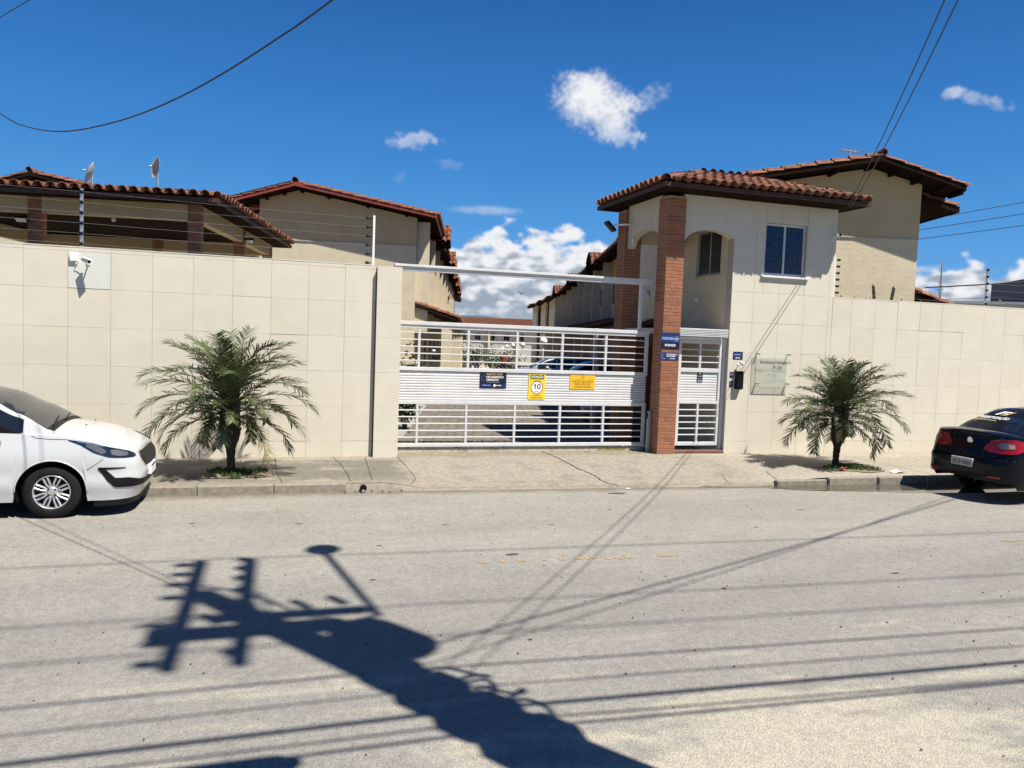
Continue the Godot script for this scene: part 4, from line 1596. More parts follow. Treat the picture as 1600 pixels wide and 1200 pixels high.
	dashes(s, 0.012, -0.05, 0.05, 0.012, M.ink_amber, 15)
	dashes(s, -0.035, -0.05, 0.05, 0.011, M.ink_sky, 16)
	g = G.new()
	disc(g, 0, 0.072, 0.013, 0.006, 0.0068)
	disc(g, -0.028, -0.078, 0.011, 0.006, 0.0068)
	g.box(V(-0.008, -0.083, 0.006), V(0.045, -0.073, 0.0068))
	obj("emblem_dot", g, M.ink_white, s)
	s = plate("small blue sign on the tiled wall above the intercom", V(8.857, 2.11, 0.002), 0.222, 0.155, M.navy)
	g = G.new()
	g.box(V(-0.105, -0.02, 0.006), V(0.105, 0.06, 0.0063))
	obj("upper_band", g, M.blue, s)
	lettering("PORTARIA", V(-0.01, 0.018, 0.0066), 0.026, M.ink_sky, s, 0.15)
	g = G.new()
	disc(g, -0.04, -0.045, 0.014, 0.006, 0.0068)
	g.box(V(-0.015, -0.051, 0.006), V(0.055, -0.038, 0.0068))
	obj("emblem_dot", g, M.ink_white, s)
	# intercom
	s = thing("intercom", "black wall intercom box right of the pedestrian gate", "intercom", V(8.88, 1.615, 0.0))
	g = G.new()
	g.bevel(V(-0.075, -0.18, 0.0), V(0.075, 0.17, 0.11), 0.012)
	obj("housing", g, M.black, s)
	g = G.new()
	g.bevel(V(-0.05, -0.14, 0.1105), V(0.05, 0.13, 0.116), 0.002)
	obj("screen", g, M.glass, s)
	g = G.new()
	g.bevel(V(-0.08, 0.171, 0.0), V(0.08, 0.185, 0.135), 0.004)
	obj("hood", g, M.black, s)
	for k in 2:
		s = plate("small navy label left of the intercom, %s of two" % ["upper", "lower"][k], V(8.735, 1.72 - 0.185 * k, 0.002), 0.085, 0.115, M.navy, "label", "wall_label")
		dashes(s, 0.02, -0.03, 0.03, 0.008, M.ink_sky, 20 + k)
		dashes(s, -0.02, -0.03, 0.03, 0.006, M.ink_grey, 22 + k)
		g = G.new()
		g.box(V(-0.04, -0.002, 0.006), V(0.04, 0.002, 0.0066))
		obj("rule", g, M.ink_white, s)
	# glass name plate on stand-offs
	s = thing("glass_name_plate", "clear glass name plate on metal stand-offs, shading the wall above right palm", "sign", V(9.66, 1.86, 0.0))
	var glass := mat(0.62, 0.74, 0.66, 0.05)
	glass.transparency = BaseMaterial3D.TRANSPARENCY_ALPHA
	glass.albedo_color.a = 0.12
	g = G.new()
	g.bevel(V(-0.42, -0.37, 0.072), V(0.42, 0.37, 0.080), 0.002)
	obj("pane", g, glass, s)
	g = G.new()
	for e in [[V(-0.42, -0.372, 0.076), V(0.42, -0.372, 0.076)], [V(-0.422, -0.37, 0.076), V(-0.422, 0.37, 0.076)]]:
		rail(e[0], e[1], 0.010, 0.004, g)
	obj("edge", g, mat(0.16, 0.22, 0.18, 0.3), s)
	for p in [Vector2(-0.36, 0.31), Vector2(0.36, 0.31), Vector2(-0.36, -0.29), Vector2(0.36, -0.29)]:
		g = G.new()
		g.lathe([Vector2(0, 0), Vector2(0.016, 0), Vector2(0.016, 0.082), Vector2(0.022, 0.084), Vector2(0.022, 0.10), Vector2(0, 0.10)], 12, Transform3D(Basis(Vector3.RIGHT, PI / 2), V(p.x, p.y, 0)))
		obj("stand_off", g, M.grey_metal, s)
	lettering("Residencial Delmont D", V(0.03, 0.135, 0.0805), 0.062, M.ink_glass, s, 0.72, true, true)
	lettering("Nº 418", V(0.08, 0.03, 0.0805), 0.066, M.ink_glass, s, 0.22, true, true)
	g = G.new()
	g.box(V(-0.2, -0.225, 0.0805), V(0.26, -0.222, 0.081))
	obj("rule", g, M.ink_grey, s)


func cctv(label: String, at: Vector3, aim: Vector3, box_at = null, size := 0.8) -> void:
	var s := thing("security_camera", label, "camera", at)
	s.scale = Vector3.ONE * size
	var d := aim.normalized()
	var side := d.cross(Vector3.UP).normalized()
	var b := Basis(side, side.cross(d), -d)
	var t := Transform3D(b, V(0, 0, 0.22))
	var g := G.new()
	g.lathe([Vector2(0, -0.1), Vector2(0.036, -0.1), Vector2(0.04, -0.08), Vector2(0.04, 0.08), Vector2(0.034, 0.085), Vector2(0.034, 0.07), Vector2(0, 0.07)], 14, t * Transform3D(Basis(Vector3.RIGHT, -PI / 2), Vector3.ZERO))
	obj("body", g, M.cable_white, s)
	g = G.new()
	g.lathe([Vector2(0, 0.0), Vector2(0.033, 0.0), Vector2(0.03, 0.012), Vector2(0, 0.014)], 14, t * Transform3D(Basis(Vector3.RIGHT, -PI / 2), V(0, 0, -0.068)))
	obj("lens", g, M.black, s)
	g = G.new()
	g.bevel(V(-0.048, 0.041, -0.13), V(0.048, 0.049, 0.09), 0.003, t)
	obj("sun_shield", g, M.cable_white, s)
	g = G.new()
	g.tube([V(0, -0.035, 0.22), V(0, -0.07, 0.2), V(-0.005, -0.05, 0.06), V(-0.01, -0.04, 0.0)], 0.014, 8)
	obj("arm", g, M.cable_white, s)
	g = G.new()
	g.lathe([Vector2(0.0, 0.0), Vector2(0.045, 0.0), Vector2(0.04, 0.012), Vector2(0, 0.013)], 14, Transform3D(Basis(Vector3.RIGHT, PI / 2), V(-0.01, -0.04, 0)))
	obj("mount", g, M.cable_white, s)
	if box_at != null:
		var q: Vector3 = (box_at - at) / size
		g = G.new()
		g.bevel(q + V(-0.075, -0.075, 0), q + V(0.075, 0.075, 0.055), 0.008)
		obj("junction_box", g, M.cable_white, s)
		g = G.new()
		g.tube([q + V(0.06, -0.06, 0.03), q + V(0.03, -0.15, 0.06), q + V(0.09, -0.08, 0.09), q + V(0.15, -0.1, 0.1), V(-0.02, 0.02, 0.12), V(0, -0.04, 0.19)], 0.007, 5)
		obj("cable", g, M.cable_white, s)


func fence_post(label: String, x: float, y0: float, y1: float, z: float, flat: bool, toward: float) -> Array:
	var s := thing("electric_fence_post", label, "fence post", V(x, y0, z))
	var g := G.new()
	if flat:
		g.bevel(V(-0.024, -0.04, -0.012), V(0.024, y1 - y0, 0.012), 0.003)
	else:
		g.bevel(V(-0.018, -0.04, -0.018), V(0.018, y1 - y0, 0.018), 0.003)
	obj("post", g, M.steel if flat else M.cable_white, s)
	var hooks := []
	for k in 6:
		var y := lerpf(0.05, y1 - y0 - 0.05, k / 5.0)
		g = G.new()
		var t := Transform3D(Basis(Vector3.BACK, PI / 2 * toward) if not flat else Basis(Vector3.RIGHT, PI / 2), V(0, y, 0.0))
		g.lathe([Vector2(0.006, 0.0), Vector2(0.008, 0.06), Vector2(0.026, 0.07), Vector2(0.014, 0.085), Vector2(0.028, 0.1), Vector2(0.022, 0.13), Vector2(0, 0.135)] if not flat else [Vector2(0.026, 0.0), Vector2(0.03, 0.02), Vector2(0.016, 0.03), Vector2(0.026, 0.042), Vector2(0, 0.05)], 8, t)
		obj("insulator", g, M.black, s)
		hooks.append(V(x, y0 + y, z) + (V(-toward * 0.1, 0, 0) if not flat else V(0, 0, 0.03)))
	return hooks


func fence_wires(label: String, a: Array, b: Array) -> void:
	var s := thing("electric_fence_wires", label, "wire", a[0])
	for k in a.size():
		var g := G.new()
		var p := sag(a[k], b[k], 0.012, 6)
		for i in p.size():
			p[i] -= a[0]
		g.tube(p, 0.001, 4, false)
		obj("wire", g, M.fence_wire, s)


func cable(called: String, label: String, category: String, path: Array, r: float, group := "", m: Material = null) -> void:
	var g := G.new()
	g.tube(path, r, 6)
	tag(obj(called, g, m if m else M.wire), label, category, group)


func build_wall_fittings() -> void:
	cctv("white bullet security camera on the whiter tile of the left wall", V(-2.80, 3.235, 0.004), V(0.75, -0.25, 0.6), V(-3.0, 3.29, 0.004))
	cctv("white bullet security camera at the right corner of the gatehouse below the eaves", V(11.0, 4.66, 0.0), V(-0.6, -0.3, 0.75))
	cctv("small white camera on the wall above the intercom", V(8.88, 1.955, 0.002), V(0.5, -0.5, 0.7), null, 0.5)
	var s := thing("security_camera", "small white camera inside the gatehouse arch beside the side window", "camera", V(8.645, 3.27, -1.25))
	var g := G.new()
	g.ball(V(-0.05, 0, 0), V(0.05, 0.045, 0.05), 10)
	obj("body", g, M.cable_white, s)
	g = G.new()
	g.tube([V(-0.03, 0.0, 0.03), V(-0.02, 0.12, 0.12), V(-0.01, 0.05, 0.2), V(-0.02, -0.08, 0.08)], 0.004, 5)
	obj("cable", g, M.cable_white, s)
	s = thing("floodlight", "black floodlight on a white arm at the rear brick column of the gatehouse", "floodlight", V(7.06, 4.78, -1.6))
	g = G.new()
	g.tube([V(0.14, -0.45, 0.0), V(0.14, 0.0, 0), V(-0.03, 0.0, -0.0), V(-0.14, 0.02, -0.35)], 0.022, 8)
	obj("arm", g, M.cable_white, s)
	g = G.new()
	g.bevel(V(-0.14, -0.03, -0.12), V(0.14, 0.03, 0.08), 0.01, Transform3D(Basis(Vector3.BACK, -0.75), V(-0.2, 0.0, -0.42)))
	obj("housing", g, M.black, s)
	var far := []
	for k in 6:
		far.append(V(-9.3, 3.56 + k * 0.165, -0.08))
	var l := fence_post("steel electric fence post with black insulators on the left wall by the camera", -2.92, 3.46, 4.36, -0.08, true, 0)
	var m := fence_post("white electric fence post above the joint of left wall and gate pillar", 1.575, 3.45, 4.31, -0.08, false, 1)
	fence_wires("electric fence wires left of the steel post, running out of view", l, far)
	fence_wires("electric fence wires between the steel and the white post on the left wall", l, m)
	var c := fence_post("thin grey electric fence post fixed to the right corner of the gatehouse", 11.09, 3.44, 4.22, -0.05, false, -1)
	var d := fence_post("steel electric fence post with black insulators on the far right wall", 15.22, 3.40, 4.26, -0.08, true, 0)
	fence_wires("electric fence wires between gatehouse corner and the far right post", c, d)
	far = []
	for k in 6:
		far.append(V(24, 3.52 + k * 0.15, -0.08))
	fence_wires("electric fence wires right of the far right post, running out of view", d, far)


func build_street_cables() -> void:
	# the pole stands on the near side, right of the camera; the road shows its shadow
	var base := V(3.13, 0, 11.77)
	var p := thing("utility_pole", "concrete utility pole with transformer and crossarms, seen by its shadow on the road", "utility pole", base)
	var g := G.new()
	g.hexa([V(-0.21, -0.3, 0.15), V(0.21, -0.3, 0.15), V(0.21, -0.3, -0.15), V(-0.21, -0.3, -0.15), V(-0.10, 11.2, 0.08), V(0.10, 11.2, 0.08), V(0.10, 11.2, -0.08), V(-0.10, 11.2, -0.08)])
	obj("pole", g, M.pole, p)
	for x in [-0.26, 0.2]:
		g = G.new()
		g.bevel(V(x - 0.05, 10.55, -1.25), V(x + 0.05, 10.68, 1.3), 0.01)
		obj("crossarm", g, M.wood, p)
		for z in [-1.15, -0.85, -0.55, -0.2, 0.45, 0.8, 1.15]:
			g = G.new()
			g.lathe([Vector2(0.02, 0), Vector2(0.02, 0.08), Vector2(0.075, 0.10), Vector2(0.05, 0.14), Vector2(0.07, 0.17), Vector2(0.03, 0.24), Vector2(0, 0.25)], 8, Transform3D(Basis(Vector3.BACK, PI / 2 if x < 0 else 0.0), V(x, 10.68 if x > 0 else 10.6, z)))
			obj("insulator", g, M.wood, p)
	g = G.new()
	g.bevel(V(-0.32, 9.75, -0.07), V(0.9, 9.87, 0.07), 0.01)
	g.bevel(V(-0.92, 9.12, -0.1), V(0.5, 9.32, 0.1), 0.01)
	for q in [[0.75, -0.15], [0.45, -0.1], [-0.25, 0.1]]:
		g.tube([V(q[0], 9.87, q[1]), V(q[0] + 0.02, 10.25, q[1])], 0.05, 8)
	obj("fuse_arm", g, M.wood, p)
	g = G.new()
	g.lathe([Vector2(0, 0), Vector2(0.25, 0), Vector2(0.28, 0.05), Vector2(0.28, 0.76), Vector2(0.22, 0.83), Vector2(0, 0.85)], 20, Transform3D(Basis.IDENTITY, V(0.46, 7.95, -0.05)))
	for m in 3:
		g.lathe([Vector2(0.05, 0), Vector2(0.05, 0.05), Vector2(0.03, 0.2), Vector2(0, 0.21)], 8, Transform3D(Basis.IDENTITY, V(0.30 + 0.16 * m, 8.78, -0.05)))
	g.bevel(V(0.1, 8.2, -0.12), V(0.3, 8.3, 0.12), 0.01)
	obj("transformer", g, M.grey_metal, p)
	g = G.new()
	g.tube([V(0.16, 8.75, -0.1), V(0.70, 8.98, -0.25), V(0.58, 9.15, -1.2), V(0.48, 9.28, -2.0)], 0.04, 8)
	obj("lamp_arm", g, M.grey_metal, p)
	g = G.new()
	g.lathe([Vector2(0, -0.06), Vector2(0.16, -0.05), Vector2(0.19, 0.0), Vector2(0.1, 0.06), Vector2(0, 0.07)], 18, Transform3D(Basis.IDENTITY, V(0.47, 9.28, -2.11)))
	obj("lamp_head", g, M.grey_metal, p)
	var rp := RandomNumberGenerator.new()
	rp.seed = 31
	for m in 9:  # jumpers between the crossarms, the fuses and the transformer
		g = G.new()
		var q0 := V([-0.26, 0.2][m % 2], 10.6, rp.randf_range(-1.1, 1.1))
		var q1 := V(rp.randf_range(-0.7, 0.5), rp.randf_range(8.9, 9.9), rp.randf_range(-0.2, 0.2))
		g.tube([q0, q0.lerp(q1, 0.3) + V(rp.randf_range(-0.5, 0.3), -0.25, rp.randf_range(-0.2, 0.3)), q0.lerp(q1, 0.7) + V(rp.randf_range(-0.4, 0.3), -0.3, rp.randf_range(-0.2, 0.2)), q1], 0.016, 5)
		obj("jumper", g, M.wire, p)
	for m in 5:  # coils of spare cable tied up beside the pole
		g = G.new()
		var path := []
		var cc := V(rp.randf_range(-0.1, 0.25), rp.randf_range(5.2, 5.9), rp.randf_range(-0.65, -0.2))
		var cr := rp.randf_range(0.12, 0.22)
		for n in 15:
			var a := TAU * n / 14.0
			path.append(cc + V(cos(a) * cr, sin(a) * cr * 0.9, sin(a * 2 + m) * 0.07))
		g.tube(path, 0.022, 5)
		obj("cable_coil", g, M.wire, p)
	for m in 4:  # cable boxes below the transformer
		g = G.new()
		var y := 4.7 + 0.75 * m
		g.bevel(V(-0.30 + 0.06 * m, y, -0.24), V(0.22, y + 0.45, 0.2), 0.03)
		obj("junction_box", g, M.black, p)
	# lines along the street
	var gr := "power lines along the street"
	var k := 0
	for l in [[V(-60, 11.0, 9.8), 10.92, -1.15, 0.013], [V(-60, 11.0, 11.6), 10.92, 0.42, 0.013], [V(-60, 11.0, 13.2), 10.92, 1.12, 0.013]]:
		var q := base + V(0, l[1], l[2])
		var which: String = ["farthest", "middle", "nearest"][k]
		cable("power_line", "bare line left of the pole, its thin shadow %s of three across the road" % which, "wire", sag(l[0], q, 0.35, 30), l[3], gr)
		cable("power_line", "bare line right of the pole, its thin shadow %s of three across the road" % which, "wire", sag(q, V(62, 11.0, q.z + 2.2), 0.35, 30), l[3], gr)
		k += 1
	k = 0
	for l in [[7.0, -0.12, 0.014, 0.25, 1.9], [6.45, -0.05, 0.011, 0.3, 1.8], [6.0, 0.05, 0.026, 0.3, 1.4], [5.75, 0.1, 0.013, 0.25, 2.4], [5.3, 0.0, 0.016, 0.3, 1.6]]:
		var q := base + V(0, l[0], l[1])
		var which: String = ["farthest", "second farthest", "thickest and middle", "second nearest", "nearest"][k]
		cable("telephone_line", "low cable left of the pole, shadow %s of five on the road" % which, "wire", sag(V(-40, l[0] + 0.1, q.z + 0.2), q, l[3], 30), l[2], gr)
		cable("telephone_line", "low cable right of the pole, shadow %s of five on the road" % which, "wire", sag(q, V(44, l[0] + 0.1, q.z + l[4]), l[3], 30), l[2], gr)
		k += 1
	g = G.new()
	g.tube([V(1.15, 5.32, 11.85), V(1.25, 5.26, 11.85), V(1.8, 5.2, 11.82), V(1.9, 5.26, 11.82)], [0.04, 0.11, 0.11, 0.04], 10)
	tag(obj("splice_closure", g, M.black), "black cable splice closure hanging by the pole, its blob shadow at the bottom", "cable box")
	# service drops
	for n in 2:
		var a := base + V(0.1 * n, 6.5 - 0.2 * n, -0.1)
		var b := V(10.86 + 0.07 * n, 5.16 - 0.02 * n, 0.50)
		cable("service_drop", "dark service cable from the street to the gatehouse eaves, %s of a pair" % ["left", "right"][n], "wire", sag(a, b, 0.22, 30), 0.0075)
	var pts := [[2.9, 5.75, 11.5], [1.6, 5.12, 9.65], [0.33, 4.58, 7.84], [-0.05, 4.44, 7.3], [-0.49, 4.31, 6.67], [-0.95, 4.225, 6.01], [-1.49, 4.2, 5.23], [-2.14, 4.26, 4.31], [-2.71, 4.45, 3.49], [-3.14, 4.70, 2.88], [-5.0, 5.95, 0.22], [-7.5, 7.7, -3.35]]
	var curve := Curve3D.new()
	for n in pts.size():
		var q := V(pts[n][0], pts[n][1], pts[n][2])
		var m := Vector3.ZERO
		if n > 0 and n < pts.size() - 1:
			m = (V(pts[n + 1][0], pts[n + 1][1], pts[n + 1][2]) - V(pts[n - 1][0], pts[n - 1][1], pts[n - 1][2])) / 6
		curve.add_point(q, -m, m)
	curve.bake_interval = 0.25
	cable("slack_cable", "slack dark cable sagging across the sky at upper left", "wire", Array(curve.get_baked_points()), 0.0068)
	cable("taut_cable", "short piece of dark cable in the top left corner of sky", "wire", [V(2.9, 5.86, 11.5), V(-2.82, 6.01, 2.96), V(-3.35, 6.03, 2.17), V(-8.0, 6.25, -4.8)], 0.0055)
	for n in 2:
		cable("service_drop", "cable over the road toward the black car, %s of two diagonal shadows" % ["darker", "fainter"][n], "wire", sag(base + V(0, 7.6 - 0.5 * n, 0), V(22, 8.5, 3.6 - 0.6 * n), 0.5, 30), 0.016 - 0.006 * n)
	for n in 3:
		cable("roof_line", "thin line leaving the right gabled house, %s of three" % ["top", "middle", "bottom"][n], "wire", sag(V(14.7, 5.44 - 0.17 * n, -7.5), V(24.0, 7.6 - 0.45 * n, 0.2), 0.04, 12), 0.011)
	cable("roof_line", "thicker black line behind the far right fence post", "wire", sag(V(19.0, 4.3, -5.6), V(24.5, 4.95, 0.3), 0.05, 12), 0.022)
	cable("roof_line", "faint lower line behind the far right fence post", "wire", sag(V(20.0, 4.0, -6.5), V(25.0, 4.55, 0.0), 0.05, 12), 0.009)


func build_roof_fittings() -> void:
	for d in [[V(-5.10, 6.2, -11.4), V(-0.93, 0.34, 0.12), 0.33, "satellite dish seen edge-on at the end of the left gabled roof", 0.3], [V(-3.32, 6.42, -10.9), V(-0.80, 0.12, 0.45), 0.30, "satellite dish on a thin mast above the pavilion roof", 1.15]]:
		var s := thing("satellite_dish", d[3], "satellite dish", d[0])
		var nn: Vector3 = (d[1] as Vector3).normalized()
		var sx := Vector3.UP.cross(nn).normalized()
		var t := Transform3D(Basis(sx, nn, sx.cross(nn)), V(0, 0.32, 0))
		var g := G.new()
		var prof := []
		for k in 7:
			var r := k / 6.0 * float(d[2])
			prof.append(Vector2(r, r * r * 0.75))
		for k in 7:
			var r := (6 - k) / 6.0 * float(d[2])
			prof.append(Vector2(r, r * r * 0.75 + 0.012))
		g.lathe(prof, 24, t)
		obj("reflector", g, mat(0.42, 0.40, 0.39, 0.6), s)
		g = G.new()
		g.tube([t * V(0, 0.08, -d[2]), t * V(0, 0.2, 0)], 0.010, 6)
		g.tube([t * V(0, 0.18, -0.02), t * V(0, 0.25, 0.0)], 0.028, 8)
		obj("feed_arm", g, M.grey_metal, s)
		g = G.new()
		g.tube([V(0, 0.3, 0), V(0, -d[4], 0)], 0.025, 8)
		obj("mast", g, M.grey_metal, s)
	for d in [[V(14.17, 7.2, -3.5), "small aerial on the long slope of the right gabled roof"], [V(1.74, 6.75, -13.6), "thin white aerial on the ridge of the left gabled house"]]:
		var s := thing("roof_aerial", d[1], "aerial", d[0])
		var g := G.new()
		g.tube([V(0, -0.6, 0), V(0, 0.32, 0)], 0.018, 6)
		obj("mast", g, M.grey_metal, s)
		g = G.new()
		g.tube([V(-0.35, 0.25, 0.1), V(0.35, 0.30, -0.1)], 0.014, 6)
		for k in 6:
			g.tube([V(-0.3 + 0.12 * k, 0.26, -0.2), V(-0.3 + 0.12 * k, 0.27, 0.3)], 0.007, 4)
		obj("boom", g, M.grey_metal, s)
	# loops of white cable on the left row's face
	for k in 4:
		var path := []
		var r := RandomNumberGenerator.new()
		r.seed = 50 + k
		for j in 16:
			path.append(frame_at(13.9, -1.80 + r.randf_range(0, 0.12), 27.2 + k * 1.7 + r.randf_range(-0.7, 0.7), 5.6 - j * 0.1 - r.randf_range(0, 0.5)))
		cable("cable_bundle", "tangle of white cables on the alley face of the left house, %s from the street" % ["first", "second", "third", "last"][k], "cable", path, 0.018, "", M.cable_white)


func frond(l: float, az: float, el: float, droop: float, r: RandomNumberGenerator, start: float) -> G:  # one feather leaf from the crown's middle
	var g := G.new()
	var n := 30
	var p := Vector3.ZERO
	var path := []
	var dirs := []
	var e := el
	var a := az
	for k in n + 1:
		var d := V(cos(e) * cos(a), sin(e), -cos(e) * sin(a))
		path.append(p)
		dirs.append(d)
		p += d * l / n
		e -= droop / n * (0.5 + 1.1 * k / n)
		a += r.randf_range(-0.006, 0.006)
	var rad := []
	for k in n + 1:
		rad.append(lerpf(0.0095, 0.0018, float(k) / n))
	g.tube(path, rad, 5, false)
	var count := 40
	for k in count:
		var t := lerpf(start, 0.985, (k + 0.5) / count)
		var f := t * n
		var i := mini(int(f), n - 1)
		var q: Vector3 = path[i].lerp(path[i + 1], f - i)
		var d: Vector3 = dirs[i]
		var side := d.cross(Vector3.UP)
		side = V(sin(az), 0, cos(az)) if side.length() < 0.2 else side.normalized()
		var up := side.cross(d)
		var ll := l * 0.25 * pow(sin(PI * clampf(0.10 + 0.80 * t, 0, 1)), 0.4) * r.randf_range(0.86, 1.1)
		for s in [-1.0, 1.0]:
			var fwd := lerpf(0.50, 1.05, t) + r.randf_range(-0.16, 0.16)
			var dir: Vector3 = (side * s + d * fwd + up * r.randf_range(-0.28, 0.62)).normalized()
			var w: Vector3 = (dir.cross(up)).normalized() * 0.0080
			var bend := V(0, -1, 0) * ll * r.randf_range(0.06, 0.24)
			var m: Vector3 = q + dir * ll * 0.5 + bend * 0.22
			var tip: Vector3 = q + dir * ll * 0.97 + bend
			var o := q + d * r.randf_range(-0.006, 0.006)
			var fold := up * 0.004
			g.quad(o - w * 0.6, o + w * 0.6, m + w + fold, m - w - fold)
			g.tri(m - w - fold, m + w + fold, tip)
	return g


func palm(label: String, at: Vector3, seed_: int, size: float, lean: float) -> void:
	var r := RandomNumberGenerator.new()
	r.seed = seed_
	var t := thing("palm_tree", label, "palm", at, 0.0, "dwarf palms on the pavement")
	var g := G.new()
	var top := 1.27 * size
	var prof := []
	for k in 25:
		var y := top * k / 24.0
		var w := 0.058 * size + 0.085 * size * smoothstep(0.30, 0.55, y / top) - 0.03 * size * smoothstep(0.78, 1.0, y / top) + 0.012 * smoothstep(0.12, 0.0, y)
		prof.append(Vector2(w + (0.006 if k % 2 else 0.0), y - 0.03))
	prof.append(Vector2(0, top - 0.02))
	var tilt := Transform3D(Basis(Vector3.BACK, lean), Vector3.ZERO)
	g.lathe(prof, 14, tilt)
	obj("trunk", g, M.bark, t)
	# old leaf bases that wrap the trunk
	g = G.new()
	for k in 150:
		var y := top * pow(r.randf(), 0.55)
		var a := k * 2.399
		var w := 0.058 * size + 0.085 * size * smoothstep(0.30, 0.55, y / top) - 0.02 * size * smoothstep(0.78, 1.0, y / top)
		var big := 0.6 + 0.8 * smoothstep(0.3, 0.55, y / top)
		var b := Basis(Vector3.UP, a) * Basis(Vector3.BACK, -0.5 + r.randf_range(-0.2, 0.25))
		var x := Transform3D(b, V(cos(a) * w * 0.93, y, -sin(a) * w * 0.93))
		var l := r.randf_range(0.03, 0.065) * big
		g.hexa([tilt * (x * V(-0.008, 0, 0.018)), tilt * (x * V(0.012, 0, 0.016)), tilt * (x * V(0.012, 0, -0.016)), tilt * (x * V(-0.008, 0, -0.018)), tilt * (x * V(-0.004, l, 0.006)), tilt * (x * V(0.004, l, 0.006)), tilt * (x * V(0.004, l, -0.006)), tilt * (x * V(-0.004, l, -0.006))])
	obj("leaf_bases", g, M.bark, t)
	# crown
	var heart := tilt * V(0, top - 0.05, 0)
	var n := 62
	for k in n:
		var q := float(k) / (n - 1)
		var az := k * 2.399963 + r.randf_range(-0.25, 0.25)
		var el := lerpf(1.45, -0.08, pow(q, 1.1)) + r.randf_range(-0.12, 0.12)
		var l := size * lerpf(0.86, 1.30, sin(PI * clampf(q * 0.70 + 0.15, 0, 1))) * r.randf_range(0.88, 1.08) * (0.74 if sin(az) > 0.55 and q > 0.3 else 1.0) * (0.62 if sin(az) < -0.6 and q > 0.5 else 1.0)
		var droop := lerpf(0.75, 1.75, q) + r.randf_range(-0.25, 0.35)
		var f := frond(l, az, el, droop, r, 0.17)
		var m: Material = M.leaf if k % 3 else M.leaf_grey
		if q > 0.88 and k % 2 == 0:
			m = M.leaf_yellow
		var o := obj("frond", f, m, t)
		o.position = heart + V(cos(az) * 0.05, -0.34 * q * size, -sin(az) * 0.05)


func grass_patch(label: String, c: Vector3, rx: float, rz: float, seed_: int, count: int) -> void:
	var r := RandomNumberGenerator.new()
	r.seed = seed_
	var g := G.new()
	for k in 3:
		var a := k * 2.1
		var s := V(cos(a), 0, sin(a)) * 0.006
		var tip := V(r.randf_range(-0.03, 0.03), 0.085, r.randf_range(-0.03, 0.03))
		g.quad(-s, s, tip * 0.6 + s * 0.8, tip * 0.6 - s * 0.8)
		g.tri(tip * 0.6 - s * 0.8, tip * 0.6 + s * 0.8, tip)
	var at := []
	var cols := []
	for k in count:
		var a := r.randf() * TAU
		var q := sqrt(r.randf()) * (0.85 + 0.3 * sin(a * 3 + seed_))
		var x := c.x + cos(a) * rx * q
		var z := c.z + sin(a) * rz * q
		at.append(Transform3D(Basis(Vector3.UP, r.randf() * TAU) * Basis(Vector3.RIGHT, r.randf_range(-0.5, 0.5)) * Basis.from_scale(Vector3.ONE * r.randf_range(0.45, 1.05)), V(x, walk_y(x, z), z)))
		var v := r.randf_range(0.6, 1.35)
		cols.append(Color(v * r.randf_range(0.8, 1.3), v, v * 0.9))
	tag(many("grass_tuft", g.mesh(M.grass), at, null, cols), label, "grass")
	g = G.new()
	var ring := []
	for k in 22:
		var a := TAU * k / 22
		var q := 1.15 + 0.18 * sin(a * 3 + seed_) + 0.1 * sin(a * 7)
		var x := c.x + cos(a) * rx * q
		var z := c.z - sin(a) * rz * q
		ring.append(V(x, walk_y(x, z) + 0.012, z))
	for k in 22:
		g.tri(V(c.x, walk_y(c.x, c.z) + 0.016, c.z), ring[k], ring[(k + 1) % 22])
	struct("planting_soil", g, M.earth)


func bush(called: String, label: String, at: Vector3, size: Vector3, count: int, seed_: int, group := "", leaf := 0.06, flowers := false) -> void:
	var r := RandomNumberGenerator.new()
	r.seed = seed_
	var t := thing(called, label, "shrub", at, 0.0, group)
	var g := G.new()
	for k in 7:
		var a := r.randf() * TAU
		g.tube([V(0, 0, 0), V(cos(a) * size.x * 0.2, size.y * 0.45, sin(a) * size.z * 0.2), V(cos(a) * size.x * 0.4, size.y * 0.8, sin(a) * size.z * 0.4)], [0.02, 0.014, 0.006], 5)
	obj("stem", g, M.bark, t)
	g = G.new()
	for k in count:
		var d := V(r.randfn(), r.randfn(), r.randfn()).normalized() * pow(r.randf(), 0.35)
		var lump := 0.8 + 0.3 * sin(d.x * 5 + seed_) * cos(d.z * 4 + d.y * 3)
		var p := V(d.x * size.x * 0.5, size.y * 0.58 + d.y * size.y * 0.42, d.z * size.z * 0.5) * lump
		var b := Basis.from_euler(V(r.randf() * TAU, r.randf() * TAU, r.randf() * TAU))
		var s := leaf * r.randf_range(0.6, 1.2)
		g.quad(p, p + b.x * s * 0.35 + b.y * s * 0.5, p + b.y * s, p - b.x * s * 0.35 + b.y * s * 0.5)
	obj("foliage", g, M.bush, t)
	if flowers:
		g = G.new()
		for k in 4:
			var d := V(r.randf_range(-0.5, 0.5) * size.x, size.y * r.randf_range(0.75, 1.02), r.randf_range(-0.4, 0.4) * size.z)
			g.ball(d, V(0.05, 0.03, 0.05), 6)
		obj("blossom", g, M.cable_white, t)


